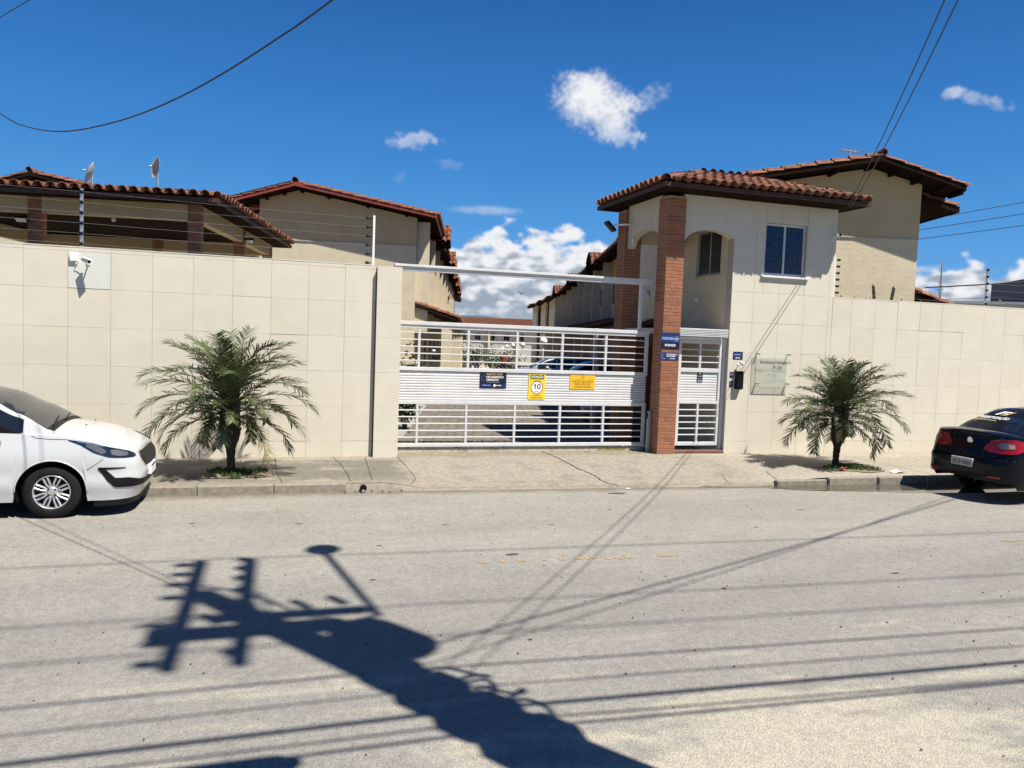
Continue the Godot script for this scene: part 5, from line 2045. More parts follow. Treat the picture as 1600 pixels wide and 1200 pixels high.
# --- surface nets, for people -------------------------------------------------
func blob(g: G, bones: Array, cell: float, soft: float) -> void:  # bones: [from, to, radius, radius]
	var lo := Vector3.INF
	var hi := -Vector3.INF
	for b in bones:
		var m := maxf(b[2], b[3]) + cell * 2.5
		for p in [b[0], b[1]]:
			lo = lo.min(p - Vector3.ONE * m)
			hi = hi.max(p + Vector3.ONE * m)
	var nx := int((hi.x - lo.x) / cell) + 2
	var ny := int((hi.y - lo.y) / cell) + 2
	var nz := int((hi.z - lo.z) / cell) + 2
	var f := PackedFloat32Array()
	f.resize(nx * ny * nz)
	f.fill(10.0)
	for b in bones:
		var pa: Vector3 = b[0]
		var ba: Vector3 = b[1] - b[0]
		var l2 := maxf(ba.length_squared(), 1e-8)
		var m := maxf(b[2], b[3]) + cell * 2.5
		var q0 := ((pa.min(b[1]) - Vector3.ONE * m - lo) / cell).floor()
		var q1 := ((pa.max(b[1]) + Vector3.ONE * m - lo) / cell).ceil()
		for z in range(maxi(int(q0.z), 0), mini(int(q1.z) + 1, nz)):
			for y in range(maxi(int(q0.y), 0), mini(int(q1.y) + 1, ny)):
				for x in range(maxi(int(q0.x), 0), mini(int(q1.x) + 1, nx)):
					var p := lo + V(x, y, z) * cell - pa
					var h := clampf(p.dot(ba) / l2, 0, 1)
					var d: float = (p - ba * h).length() - lerpf(b[2], b[3], h)
					var i := (z * ny + y) * nx + x
					var e := f[i]
					if e > 9.0:
						f[i] = d
					else:
						var k := clampf(0.5 + 0.5 * (e - d) / soft, 0, 1)
						f[i] = lerpf(e, d, k) - soft * k * (1 - k)
	var ids := {}
	var sx := 1
	var sy := nx
	var sz := nx * ny
	for z in nz - 1:
		for y in ny - 1:
			for x in nx - 1:
				var i := (z * ny + y) * nx + x
				var sum := Vector3.ZERO
				var cnt := 0
				for e in [[0, sx, V(0, 0, 0), V(1, 0, 0)], [0, sy, V(0, 0, 0), V(0, 1, 0)], [0, sz, V(0, 0, 0), V(0, 0, 1)], [sx, sx + sy, V(1, 0, 0), V(1, 1, 0)], [sx, sx + sz, V(1, 0, 0), V(1, 0, 1)], [sy, sy + sx, V(0, 1, 0), V(1, 1, 0)], [sy, sy + sz, V(0, 1, 0), V(0, 1, 1)], [sz, sz + sx, V(0, 0, 1), V(1, 0, 1)], [sz, sz + sy, V(0, 0, 1), V(0, 1, 1)], [sx + sy, sx + sy + sz, V(1, 1, 0), V(1, 1, 1)], [sx + sz, sx + sy + sz, V(1, 0, 1), V(1, 1, 1)], [sy + sz, sx + sy + sz, V(0, 1, 1), V(1, 1, 1)]]:
					var a := f[i + e[0]]
					var b := f[i + e[1]]
					if (a < 0) != (b < 0):
						sum += (e[2] as Vector3).lerp(e[3], a / (a - b))
						cnt += 1
				if cnt:
					var nn := V(f[i + sx] - f[i], f[i + sy] - f[i], f[i + sz] - f[i]).normalized()
					ids[i] = g.vert(lo + (V(x, y, z) + sum / cnt) * cell, nn)
	for z in range(1, nz - 1):
		for y in range(1, ny - 1):
			for x in range(1, nx - 1):
				var i := (z * ny + y) * nx + x
				for e in [[sx, sy, sz], [sy, sz, sx], [sz, sx, sy]]:
					var a := f[i]
					var b := f[i + e[0]]
					if (a < 0) == (b < 0):
						continue
					var q := [i - e[1] - e[2], i - e[2], i, i - e[1]]
					if not (ids.has(q[0]) and ids.has(q[1]) and ids.has(q[2]) and ids.has(q[3])):
						continue
					var k := [ids[q[0]], ids[q[1]], ids[q[2]], ids[q[3]]]
					if a < 0:
						g.ix.append_array(PackedInt32Array([k[0], k[2], k[1], k[0], k[3], k[2]]))
					else:
						g.ix.append_array(PackedInt32Array([k[0], k[1], k[2], k[0], k[2], k[3]]))


func person(label: String, at: Vector3, turn: float, shirt: Material, trousers: Material, height: float, walk: float) -> void:
	var t := thing("person", label, "person", at, turn)
	var k := height / 1.72
	var skin := mat(0.22, 0.11, 0.07, 0.6)
	var hip := 0.90
	var legs := []
	var arms := []
	for s in [-1.0, 1.0]:
		var st: float = walk * s
		legs.append([V(s * 0.09, hip, 0), V(s * 0.10, 0.49, st * 0.10 + 0.02), V(s * 0.10, 0.08, st * 0.16 - 0.02), V(s * 0.11, 0.035, st * 0.16 + 0.15)])
		arms.append([V(s * 0.185, 1.40, 0), V(s * 0.25, 1.13, -st * 0.06), V(s * 0.24, 0.89, -st * 0.06 + 0.09), V(s * 0.235, 0.80, -st * 0.06 + 0.12)])
	var b := []
	b.append_array([[V(0, 0.95, 0), V(0, 1.12, 0), 0.135, 0.12], [V(0, 1.12, 0), V(0, 1.36, 0), 0.12, 0.14], [V(-0.14, 1.41, 0), V(0.14, 1.41, 0), 0.065, 0.065], [V(0, 1.42, 0), V(0, 1.52, 0.01), 0.055, 0.052], [V(0, 1.58, 0.015), V(0, 1.65, 0.0), 0.075, 0.092], [V(0, 1.57, 0.10), V(0, 1.585, 0.095), 0.014, 0.012], [V(-0.085, 1.6, 0.0), V(-0.09, 1.62, 0.0), 0.016, 0.018], [V(0.085, 1.6, 0), V(0.09, 1.62, 0), 0.016, 0.018]])
	for l in legs:
		b.append_array([[l[0], l[1], 0.085, 0.055], [l[1], l[2], 0.055, 0.038], [l[2], l[3], 0.042, 0.034]])
	for a in arms:
		b.append_array([[a[0], a[1], 0.05, 0.04], [a[1], a[2], 0.038, 0.027], [a[2], a[3], 0.030, 0.024]])
		for q in 4:
			var f: Vector3 = a[3] + V(0.0, -0.01, 0.018 * (q - 1.5))
			b.append([f, f + V(0, -0.075 + 0.008 * absf(q - 1.2), 0.012), 0.0095, 0.008])
		b.append([a[2] + V(0, -0.03, 0.025), a[2] + V(-0.02 * signf(a[0].x), -0.08, 0.055), 0.011, 0.009])
	var g := G.new()
	for q in b:
		q[0] = q[0] * k
		q[1] = q[1] * k
		q[2] *= k
		q[3] *= k
	blob(g, b, 0.02, 0.03)
	obj("body", g, skin, t)
	g = G.new()
	var c := [[V(0, 0.93, 0) * k, V(0, 1.12, 0) * k, 0.150, 0.138], [V(0, 1.12, 0) * k, V(0, 1.36, 0) * k, 0.138, 0.155], [V(-0.14, 1.41, 0) * k, V(0.14, 1.41, 0) * k, 0.077, 0.077]]
	for a in arms:
		c.append([a[0] * k, a[0].lerp(a[1], 0.85) * k, 0.066, 0.056])
	blob(g, c, 0.022, 0.04)
	obj("shirt", g, shirt, t)
	g = G.new()
	c = [[V(-0.04, 0.92, 0) * k, V(0.04, 0.92, 0) * k, 0.142, 0.142]]
	for l in legs:
		c.append_array([[l[0] * k, l[1] * k, 0.098, 0.070], [l[1] * k, l[2] * k, 0.070, 0.055]])
	blob(g, c, 0.022, 0.03)
	obj("trousers", g, trousers, t)
	g = G.new()
	blob(g, [[V(0, 1.65, -0.02) * k, V(0, 1.69, -0.015) * k, 0.098, 0.085]], 0.018, 0.02)
	obj("hair", g, M.black, t)


func build_plants() -> void:
	palm("dwarf palm on the pavement left of the gate, beside the white car", V(-0.60, 0.12, 1.50), 7, 0.96, 0.03)
	palm("dwarf palm on the pavement right of the pedestrian gate, near the black sedan", V(10.0, 0.115, 1.62), 19, 0.93, -0.05)
	grass_patch("green grass tuft round the foot of the left palm", V(-0.52, 0, 1.45), 0.42, 0.36, 3, 620)
	grass_patch("green grass tuft round the foot of the right palm", V(10.15, 0, 1.85), 0.55, 0.36, 5, 620)
	# a fallen red flower and a scrap of paper
	var g := G.new()
	for k in 5:
		var a := TAU * k / 5
		var d := V(cos(a), 0.35, sin(a)) * 0.07
		var s := V(-sin(a), 0, cos(a)) * 0.035
		g.quad(Vector3.ZERO, d * 0.6 + s, d, d * 0.6 - s)
	var f := tag(obj("fallen_flower", g, mat(0.55, 0.03, 0.02, 0.6)), "red flower lying in the grass at the right palm", "flower")
	f.position = V(9.78, 0.17, 2.1)
	g = G.new()
	g.grid([PackedVector3Array([V(-0.14, 0.0, 0.07), V(-0.03, 0.035, 0.08), V(0.13, 0.01, 0.05)]), PackedVector3Array([V(-0.12, 0.02, -0.06), V(0.0, 0.05, -0.05), V(0.15, 0.0, -0.07)])])
	f = tag(obj("paper_scrap", g, M.cable_white), "white paper scrap on the pavement left of the black sedan", "litter")
	f.position = V(10.75, 0.13, 2.35)
	f = f.duplicate()
	f.name = numbered("paper_scrap")
	f.set_meta("label", "tiny white paper scrap in the gutter by the driveway")
	f.scale = Vector3.ONE * 0.3
	f.position = V(5.3, 0.012, 2.62)
	add_child(f)
	bush("shrub", "green flowering shrub behind the left end of the sliding gate", V(2.75, 0.1, -3.4), V(1.1, 1.95, 0.9), 1500, 4, "", 0.10, true)
	bush("shrub", "dark green shrub in front of the left terrace row", V(8.0, 0.1, -24.5), V(1.6, 1.6, 1.4), 1000, 6, "shrubs along the alley", 0.12)
	bush("shrub", "far green shrub behind the standing person in the alley", V(14.6, -0.6, -46.0), V(4.5, 2.6, 3.0), 1600, 8, "shrubs along the alley", 0.2)
	bush("shrub", "far green shrub between the globe lamps", V(19.0, -0.9, -52.0), V(4.5, 2.4, 3.0), 1600, 9, "shrubs along the alley", 0.2)
	bush("tree_top", "leafy tree top showing over the far right end of the wall", V(20.6, 0.0, -3.2), V(2.6, 4.0, 2.4), 3200, 10, "", 0.13)
	# pointed leaves that look over the right wall
	for k in 5:
		var s := thing("garden_plant", ["low leafy plant tip over the wall, left of the dark blades", "pair of upright dark leaf blades above the right wall", "small dark leaf tip right of the blades on the wall top", "smaller leaf tip further right along the wall top", "low leaf tuft nearest the gatehouse corner on the wall top"][k], "plant", V([12.45, 13.0, 13.95, 14.75, 12.2][k], 2.4, -0.75))
		var r := RandomNumberGenerator.new()
		r.seed = 90 + k
		g = G.new()
		for j in [7, 2, 4, 3, 5][k]:
			var x: float = r.randf_range(-0.2, 0.2) if k != 1 else [-0.14, 0.12][j]
			var h: float = [1.12, 1.42, 1.15, 1.10, 1.1][k] + r.randf_range(-0.1, 0.03)
			var tip := V(x * 1.9 + r.randf_range(-0.15, 0.15) * (0.4 if k == 1 else 1.0), h, 0.05)
			var w := 0.05 if k == 1 else 0.03
			g.quad(V(x * 0.5 - w, 0, 0), V(x * 0.5 + w, 0, 0), tip + V(w * 0.9, -0.06, 0), tip + V(-w * 0.6, 0, 0))
			g.quad(V(x * 0.5, 0, 0), V(x * 0.5, 0, -w), tip + V(0, -0.04, -w), tip)
		obj("leaf", g, M.bark if k == 1 else M.bush, s)


func alley_y(z: float) -> float:
	var b := 13.4 - z
	return 0.10 - 0.02 * maxf(0.0, b - 30.0)


func build_alley() -> void:
	var g := G.new()
	g.tinted = true
	var rows := []
	var z := -0.63
	while z > -118.0:
		var row := PackedVector3Array()
		for x in range(-16, 27, 2):
			row.append(V(x - 0.268 * z, alley_y(z), z))
		rows.append(row)
		z -= 2.0
	g.tint = Color(0.47, 0.425, 0.35)
	g.grid(rows)
	struct("alley", g, M.concrete)
	var stone := G.new()
	stone.bevel(V(-0.088, -0.02, -0.049), V(0.088, 0.014, 0.049), 0.009)
	var at := []
	var cols := []
	var yaw := deg_to_rad(-14.5)
	var b := Basis(Vector3.UP, yaw)
	for j in 330:
		for i in range(-9, 26):
			var p := frame_at(14.5, -1.2 + i * 0.208 + (0.045 if j % 2 else 0.0), 14.2 + j * 0.108)
			if p.z > -0.72 or (p.x > 7.0 and p.z > -3.2) or p.x < 2.1 and p.z > -2.0:
				continue
			at.append(Transform3D(b * Basis(Vector3.RIGHT, R.randf_range(-0.01, 0.01)), V(p.x, alley_y(p.z) + 0.003 + R.randf_range(-0.002, 0.002), p.z)))
			var v := R.randf_range(0.7, 1.25)
			cols.append(Color(0.17 * v, 0.15 * v, 0.125 * v))
	many("paving_stones", stone.mesh(M.paver), at, null, cols)
	# strip and kerb along the left houses
	var k := thing("planter_kerb", "low brown planter kerb inside the gate on the right", "planter", V(8.3, 0.1, -6.4), deg_to_rad(-14.5))
	g = G.new()
	g.bevel(V(-0.3, -0.05, -5.0), V(2.0, 0.28, 1.6), 0.02)
	obj("planter", g, mat(0.16, 0.09, 0.06, 0.9), k)
	g = G.new()
	g.bevel(V(-0.1, 0.2805, -4.8), V(1.8, 0.30, 1.4), 0.005)
	obj("soil", g, M.earth, k)
	k = thing("walkway_kerb", "pale raised walkway along the left side inside the gate", "kerb", frame_at(14.5, -1.15, 14.6, 0.1), deg_to_rad(-14.5))
	g = G.new()
	g.bevel(V(-0.75, -0.05, -24.0), V(-0.35, 0.08, -1.2), 0.015)
	obj("kerb", g, M.pole, k)
	k = thing("white_post", "white metal post standing inside the gate near the planter", "post", V(7.486, 0.1, -4.013))
	g = G.new()
	g.bevel(V(-0.045, 0, -0.045), V(0.045, 2.5, 0.045), 0.006)
	obj("post", g, M.white, k)
	k = thing("utility_box", "small cream meter box in the sun behind the right bars of the gate", "box", V(8.0, 0.1, -5.5), deg_to_rad(-10))
	g = G.new()
	g.bevel(V(-0.17, 0.0, -0.2), V(0.17, 0.42, 0.2), 0.012)
	obj("housing", g, M.plaster_light, k)
	g = G.new()
	g.bevel(V(-0.2, 0.4205, -0.23), V(0.2, 0.45, 0.23), 0.008)
	obj("lid", g, M.white_paint, k)
	# globe lamps
	var i := 0
	for l in [[11.283, 2.203, -18.715], [15.61, 1.862, -35.181], [20.004, 1.634, -51.634], [23.505, 1.378, -65.215], [28.112, 0.922, -82.635]]:
		var q := thing("globe_lamp", "white globe lamp on a thin post in the alley, %s from the gate" % ["nearest", "second", "third", "fourth", "farthest"][i], "street lamp", V(l[0], alley_y(l[2]), l[2]), 0.0, "globe lamps along the alley")
		var h: float = l[1] - alley_y(l[2])
		g = G.new()
		g.tube([V(0, 0, 0), V(0, h - 0.16, 0)], 0.03, 8)
		g.lathe([Vector2(0.03, h - 0.2), Vector2(0.09, h - 0.17), Vector2(0.07, h - 0.14)], 10)
		obj("post", g, M.white_paint, q)
		g = G.new()
		g.ball(V(0, h, 0), V(0.18, 0.17, 0.18), 18)
		obj("globe", g, mat(0.82, 0.82, 0.80, 0.35), q)
		i += 1
	person("standing person in a dark shirt and blue trousers far down the alley", V(13.48, alley_y(-38.9), -38.9), 0.2, mat(0.02, 0.02, 0.03, 0.9), mat(0.03, 0.04, 0.09, 0.9), 1.70, 0.3)
	person("person in a red shirt near the parked cars in the alley", V(15.3, alley_y(-38.4), -38.4), -0.5, mat(0.22, 0.04, 0.03, 0.9), mat(0.03, 0.03, 0.04, 0.9), 1.55, -0.4)


func build_far() -> void:
	var t := thing("lattice_mast", "thin lattice radio mast on the skyline right of the houses", "mast", V(49.5, -5.2, -34.6))
	var g := G.new()
	g.tube([V(0, 0, 0), V(0, 13.0, 0), V(0, 14.6, 0)], [0.16, 0.09, 0.04], 5)
	for k in 4:
		g.box(V(-0.22, 12.2 + k * 0.25, -0.05), V(0.22, 12.3 + k * 0.25, 0.05))
	obj("mast", g, M.grey_metal, t)
	t = thing("unfinished_building", "grey unfinished building with bare reinforcement bars on top, far right", "building", V(43.4, -5.2, -21.0), -0.5)
	g = G.new()
	g.box(V(-1.9, 0, -3), V(3.0, 11.95, 3))
	obj("wall", g, mat(0.10, 0.10, 0.11, 0.9), t)
	for k in 7:
		g = G.new()
		g.tube([V(-1.7 + k * 0.3, 11.9, 2.7), V(-1.68 + k * 0.3 + 0.02 * (k % 3), 13.1 + 0.2 * (k % 2), 2.7)], 0.03, 5)
		obj("reinforcement_bar", g, M.wood_dark, t)
	t = thing("white_warehouse", "low pale warehouse with a grey roof behind the tree at far right", "building", V(37.5, -5.2, -20.5), -0.6)
	g = G.new()
	g.box(V(-6, 0, -6), V(9, 10.35, 0))
	obj("wall", g, mat(0.50, 0.51, 0.52, 0.9), t)
	g = G.new()
	g.box(V(-6.2, 10.351, -6.2), V(9.2, 10.5, 0.2))
	obj("roof", g, M.grey_metal, t)
	# hills behind the town
	var n := noise(0.0016, 4, 12)
	g = G.new()
	var rows := []
	for j in 8:
		var row := PackedVector3Array()
		for i in 90:
			var az := deg_to_rad(-60.0 + i * 2.2)
			var d := 3000.0 + j * 180.0
			var top := (225.0 + 190.0 * n.get_noise_2d(i * 90.0, 10.0)) * (1.0 + 0.15 * sin(i * 0.35)) * (0.45 + 0.55 * smoothstep(38.0, 46.0, rad_to_deg(az)))
			row.append(V(sin(az) * d, -6.0 + top * sin(PI * 0.5 * minf(1.0, j / 5.0)) + 9.0 * n.get_noise_2d(i * 300.0, j * 300.0), 13.4 - cos(az) * d))
		rows.append(row)
	g.grid(rows)
	struct("hills", g, M.hill)
	t = thing("bird", "small dark bird in flight against the clouds above the alley", "bird", V(18.22, 5.75, -44.05))
	g = G.new()
	g.tube([V(0, 0, 0.22), V(0, 0.02, 0.08), V(0, 0, -0.12), V(0, 0, -0.24)], [0.015, 0.05, 0.045, 0.01], 8)
	obj("body", g, M.black, t)
	for s in [-1.0, 1.0]:
		g = G.new()
		g.quad(V(s * 0.03, 0.02, 0.1), V(s * 0.03, 0.02, -0.08), V(s * 0.24, 0.13, -0.06), V(s * 0.22, 0.13, 0.10))
		g.tri(V(s * 0.22, 0.13, 0.10), V(s * 0.24, 0.13, -0.06), V(s * 0.50, 0.0, -0.14))
		obj("wing", g, M.black, t)


class Shell:  # the skin of a car: x forward, y up, z to its right; origin on the road under one axle
	var xf := 0.95
	var lf := 0.5
	var xr := -3.1
	var lr := 0.4
	var wide := 0.85
	var axles := [0.0, -2.49]
	var arch := 0.375
	var hub := 0.31
	var shoulder := []
	var roof := []
	var crown := 0.06
	var sill := 0.20
	var tail_low := 0.24
	var front_pow := 0.55
	var rear_pow := 0.4
	var st := []  # stations: [x, half width, front share, rear share, arc]

	func poly(p: Array, x: float) -> float:
		if x <= p[0].x:
			return p[0].y
		for k in p.size() - 1:
			if x <= p[k + 1].x:
				var t: float = (x - p[k].x) / (p[k + 1].x - p[k].x)
				var a: float = p[k].y
				var b: float = p[k + 1].y
				return lerpf(a, b, t * t * (3 - 2 * t) * 0.4 + t * 0.6)
		return p[-1].y

	func make() -> void:
		st = []
		for k in 16:
			var a := PI / 2 * (1.0 - k / 16.0)
			st.append([xr + lr - lr * pow(sin(a), 0.9), wide * pow(maxf(cos(a), 0.0), rear_pow), 0.0, sin(a), 0.0])
		var x := xr + lr
		while x < xf - lf - 0.01:
			st.append([x, wide, 0.0, 0.0, 0.0])
			x += 0.035
		for k in 19:
			var a := PI / 2 * k / 18.0
			st.append([xf - lf + lf * pow(sin(a), 0.85), wide * pow(maxf(cos(a), 0.0), front_pow), sin(a), 0.0, 0.0])
		var u := 0.0
		for k in st.size():
			if k:
				u += Vector2(st[k][0] - st[k - 1][0], st[k][1] - st[k - 1][1]).length()
			st[k][4] = u
		var zero := 0.0  # arc runs like x along the straight flanks
		for s in st:
			if s[0] < 0.0 and s[2] == 0.0:
				zero = s[4] - s[0]
		for s in st:
			s[4] -= zero

	func low(x: float) -> float:
		var y := sill
		for c in axles:
			var d := absf(x - c)
			if d < arch:
				y = maxf(y, hub + sqrt(arch * arch - d * d))
		return y

	func bulge(y: float) -> float:
		return 1.0 - 0.07 * smoothstep(0.68, 1.1, y) - 0.05 * smoothstep(0.42, 0.18, y) - 0.012 * exp(-pow((y - 0.52) / 0.06, 2))

	func put(s: Array, y: float, side: float) -> Vector3:
		var x: float = s[0]
		x -= s[2] * (0.20 * smoothstep(0.60, 0.95, y) + 0.06 * smoothstep(0.36, 0.15, y) - 0.025 * exp(-pow((y - 0.46) / 0.1, 2)))
		x += s[3] * (0.10 * smoothstep(0.66, 1.05, y) + 0.06 * smoothstep(0.4, 0.2, y) - 0.05 * smoothstep(0.70, 0.62, y))
		return Vector3(x, y, side * s[1] * bulge(y))

	func station(u: float) -> Array:
		for k in st.size() - 1:
			if u <= st[k + 1][4]:
				var t: float = clampf((u - st[k][4]) / maxf(st[k + 1][4] - st[k][4], 1e-6), 0, 1)
				var o := []
				for j in 5:
					o.append(lerpf(st[k][j], st[k + 1][j], t))
				return o
		return st[-1]

	func skin(u: float, y: float, side: float, off := 0.0) -> Vector3:
		var p := put(station(u), y, side)
		if off != 0.0:
			var a := put(station(u + 0.01), y, side) - put(station(u - 0.01), y, side)
			var b := put(station(u), y + 0.01, side) - put(station(u), y - 0.01, side)
			var n := (a.cross(b) * side).normalized()
			p += n * off
		return p

	func cab(x: float, t: float, side: float, off := 0.0) -> Vector3:  # the flank of the cabin, t from belt to roof edge
		var yr := poly(roof, x)
		var yb := poly(shoulder, x) - 0.01
		var full := 0.42
		var h := maxf(yr - yb - 0.045, 0.0)
		var zb := wide * 0.915
		var y := yb + h * t
		var z := zb - (zb - wide * 0.70) * clampf((y - yb) / full, 0, 1) + 0.025 * sin(PI * clampf(t * h / full, 0, 1))
		return Vector3(x, y, side * (z + off))

	func top(x: float, s: float, off := 0.0) -> Vector3:  # the roof and both screens, s from -1 to 1 across
		var e := cab(x, 1.0, 1.0)
		var yr := poly(roof, x)
		var d := poly(roof, x + 0.02) - poly(roof, x - 0.02)
		var n := Vector3(-d, 0.04, 0).normalized()
		return Vector3(x, lerpf(e.y, yr, 1.0 - pow(absf(s), 2.4)), e.z * s) + n * off


func patch(s: Shell, us: Array, tops: Array, bots: Array, side: float, off: float, rows := 5) -> G:  # a panel that follows the flank between two lines
	var g := G.new()
	var out := []
	for j in rows + 1:
		var row := PackedVector3Array()
		for k in us.size() - 1:
			for q in 5:
				if q == 4 and k < us.size() - 2:
					continue
				var t := q / 4.0
				var u := lerpf(us[k], us[k + 1], t)
				row.append(s.skin(u, lerpf(lerpf(bots[k], bots[k + 1], t), lerpf(tops[k], tops[k + 1], t), float(j) / rows), side, off))
		out.append(row)
	g.grid(out, side < 0)
	return g


func wheel(parent: Node, at: Vector3, side: float, r: float, rim: Material, spokes: int) -> void:
	var t := Transform3D(Basis(Vector3.RIGHT, PI / 2 * side), at)
	var g := G.new()
	g.lathe([Vector2(r * 0.64, -0.09), Vector2(r * 0.70, -0.1), Vector2(r * 0.93, -0.095), Vector2(r, -0.07), Vector2(r, 0.07), Vector2(r * 0.93, 0.097), Vector2(r * 0.72, 0.104), Vector2(r * 0.66, 0.095), Vector2(r * 0.62, 0.05)], 40, t)
	var o := obj("wheel", g, M.rubber, parent)
	g = G.new()
	g.lathe([Vector2(r * 0.60, -0.05), Vector2(r * 0.61, 0.06), Vector2(r * 0.655, 0.088), Vector2(r * 0.63, 0.098), Vector2(r * 0.60, 0.09), Vector2(r * 0.585, 0.04)], 40, t)
	for k in spokes:
		var a := TAU * k / spokes
		for b in [-1.0, 1.0]:
			var d := V(cos(a), 0, sin(a))
			var e := V(cos(a + b * 0.27), 0, sin(a + b * 0.27))
			var q := V(cos(a + PI / 2), 0, sin(a + PI / 2))
			var p0: Vector3 = d * r * 0.10 + q * b * 0.012 + V(0, 0.055, 0)
			var p1: Vector3 = d * r * 0.33 + q * b * 0.020 + V(0, 0.075, 0)
			var p2: Vector3 = e * r * 0.60 + V(0, 0.078, 0)
			g.tube([t * p0, t * p1, t * p2], [0.014, 0.0125, 0.0145], 6)
	g.lathe([Vector2(0.07, 0.04), Vector2(0.068, 0.07), Vector2(0.035, 0.082), Vector2(0, 0.084)], 20, t)
	obj("rim", g, rim, o)
	g = G.new()
	g.lathe([Vector2(0, 0.0), Vector2(r * 0.58, 0.0), Vector2(r * 0.585, 0.03)], 24, t)
	for k in 4:
		var a := TAU * (k + 0.5) / 4
		g.lathe([Vector2(0.011, 0.08), Vector2(0.011, 0.088), Vector2(0, 0.089)], 8, t * Transform3D(Basis.IDENTITY, V(cos(a) * 0.05, 0, sin(a) * 0.05)))
	obj("brake_well", g, M.black, o)


func car_common(t: Node3D, s: Shell, paint: Material, rim: Material, seat := true) -> void:
	s.make()
	var g := G.new()
	for side in [-1.0, 1.0]:
		var rows := []
		for j in 15:
			var row := PackedVector3Array()
			for q in s.st:
				var yb: float = s.low(q[0])
				if q[2] > 0.0:
					yb = maxf(yb, 0.20)
				yb = maxf(yb, lerpf(0.0, s.tail_low, smoothstep(0.0, 0.5, q[3])))
				row.append(s.put(q, lerpf(yb, s.poly(s.shoulder, q[0]), j / 14.0), side))
			rows.append(row)
		g.grid(rows, side < 0)
	var rows := []
	for j in 13:
		var a := j / 6.0 - 1.0
		var row := PackedVector3Array()
		for q in s.st:
			var e: Vector3 = s.put(q, s.poly(s.shoulder, q[0]), 1.0)
			row.append(V(e.x, e.y + s.crown * minf(1.0, q[1] / s.wide * 1.2) * (1.0 - pow(absf(a), 2.6)), e.z * a))
		rows.append(row)
	g.grid(rows)
	# cabin
	var x0: float = s.roof[0].x
	var x1: float = s.roof[-1].x
	for side in [-1.0, 1.0]:
		rows = []
		for j in 7:
			var row := PackedVector3Array()
			for k in 61:
				row.append(s.cab(lerpf(x0, x1, k / 60.0), j / 6.0, side))
			rows.append(row)
		g.grid(rows, side < 0)
	rows = []
	for j in 15:
		var row := PackedVector3Array()
		for k in 61:
			row.append(s.top(lerpf(x0, x1, k / 60.0), j / 7.0 - 1.0))
		rows.append(row)
	g.grid(rows)
	obj("body", g, paint, t)
	# underside and wheel wells
	g = G.new()
	g.box(V(s.xr + 0.35, s.tail_low - 0.05, -s.wide * 0.72), V(s.xf - 0.30, 0.75, s.wide * 0.72))
	obj("underbody", g, M.black, t)
	for side in [-1.0, 1.0]:
		for c in s.axles:
			g = G.new()
			rows = []
			for j in 2:
				var row := PackedVector3Array()
				for k in 17:
					var a := -0.35 + (PI + 0.7) * k / 16.0
					row.append(V(c - cos(a) * (s.arch + 0.004), maxf(s.hub + sin(a) * (s.arch + 0.004), 0.19), side * s.wide * (0.93 if j else 0.70)))
				rows.append(row)
			g.grid(rows)
			obj("wheel_arch_liner", g, M.black, t)
		for c in s.axles:
			wheel(t, V(c, s.hub, side * (s.wide - 0.125)), side, s.hub, rim, 8)


func glass_sheet(t: Node3D, s: Shell, called: String, xa: float, xb: float, half: float, m: Material, off := 0.006) -> void:
	var g := G.new()
	var rows := []
	for j in 13:
		var row := PackedVector3Array()
		for k in 13:
			row.append(s.top(lerpf(xa, xb, k / 12.0), (j / 6.0 - 1.0) * half, off))
		rows.append(row)
	g.grid(rows)
	obj(called, g, m, t)


func side_glass(t: Node3D, s: Shell, x0: float, x1: float, lo: float, hi: float) -> void:
	for side in [-1.0, 1.0]:
		var g := G.new()
		var rows := []
		for j in 5:
			var row := PackedVector3Array()
			for k in 17:
				row.append(s.cab(lerpf(x0, x1, k / 16.0), lerpf(lo, hi, j / 4.0), side, 0.006))
			rows.append(row)
		g.grid(rows, side < 0)
		obj("side_window", g, M.glass, t)


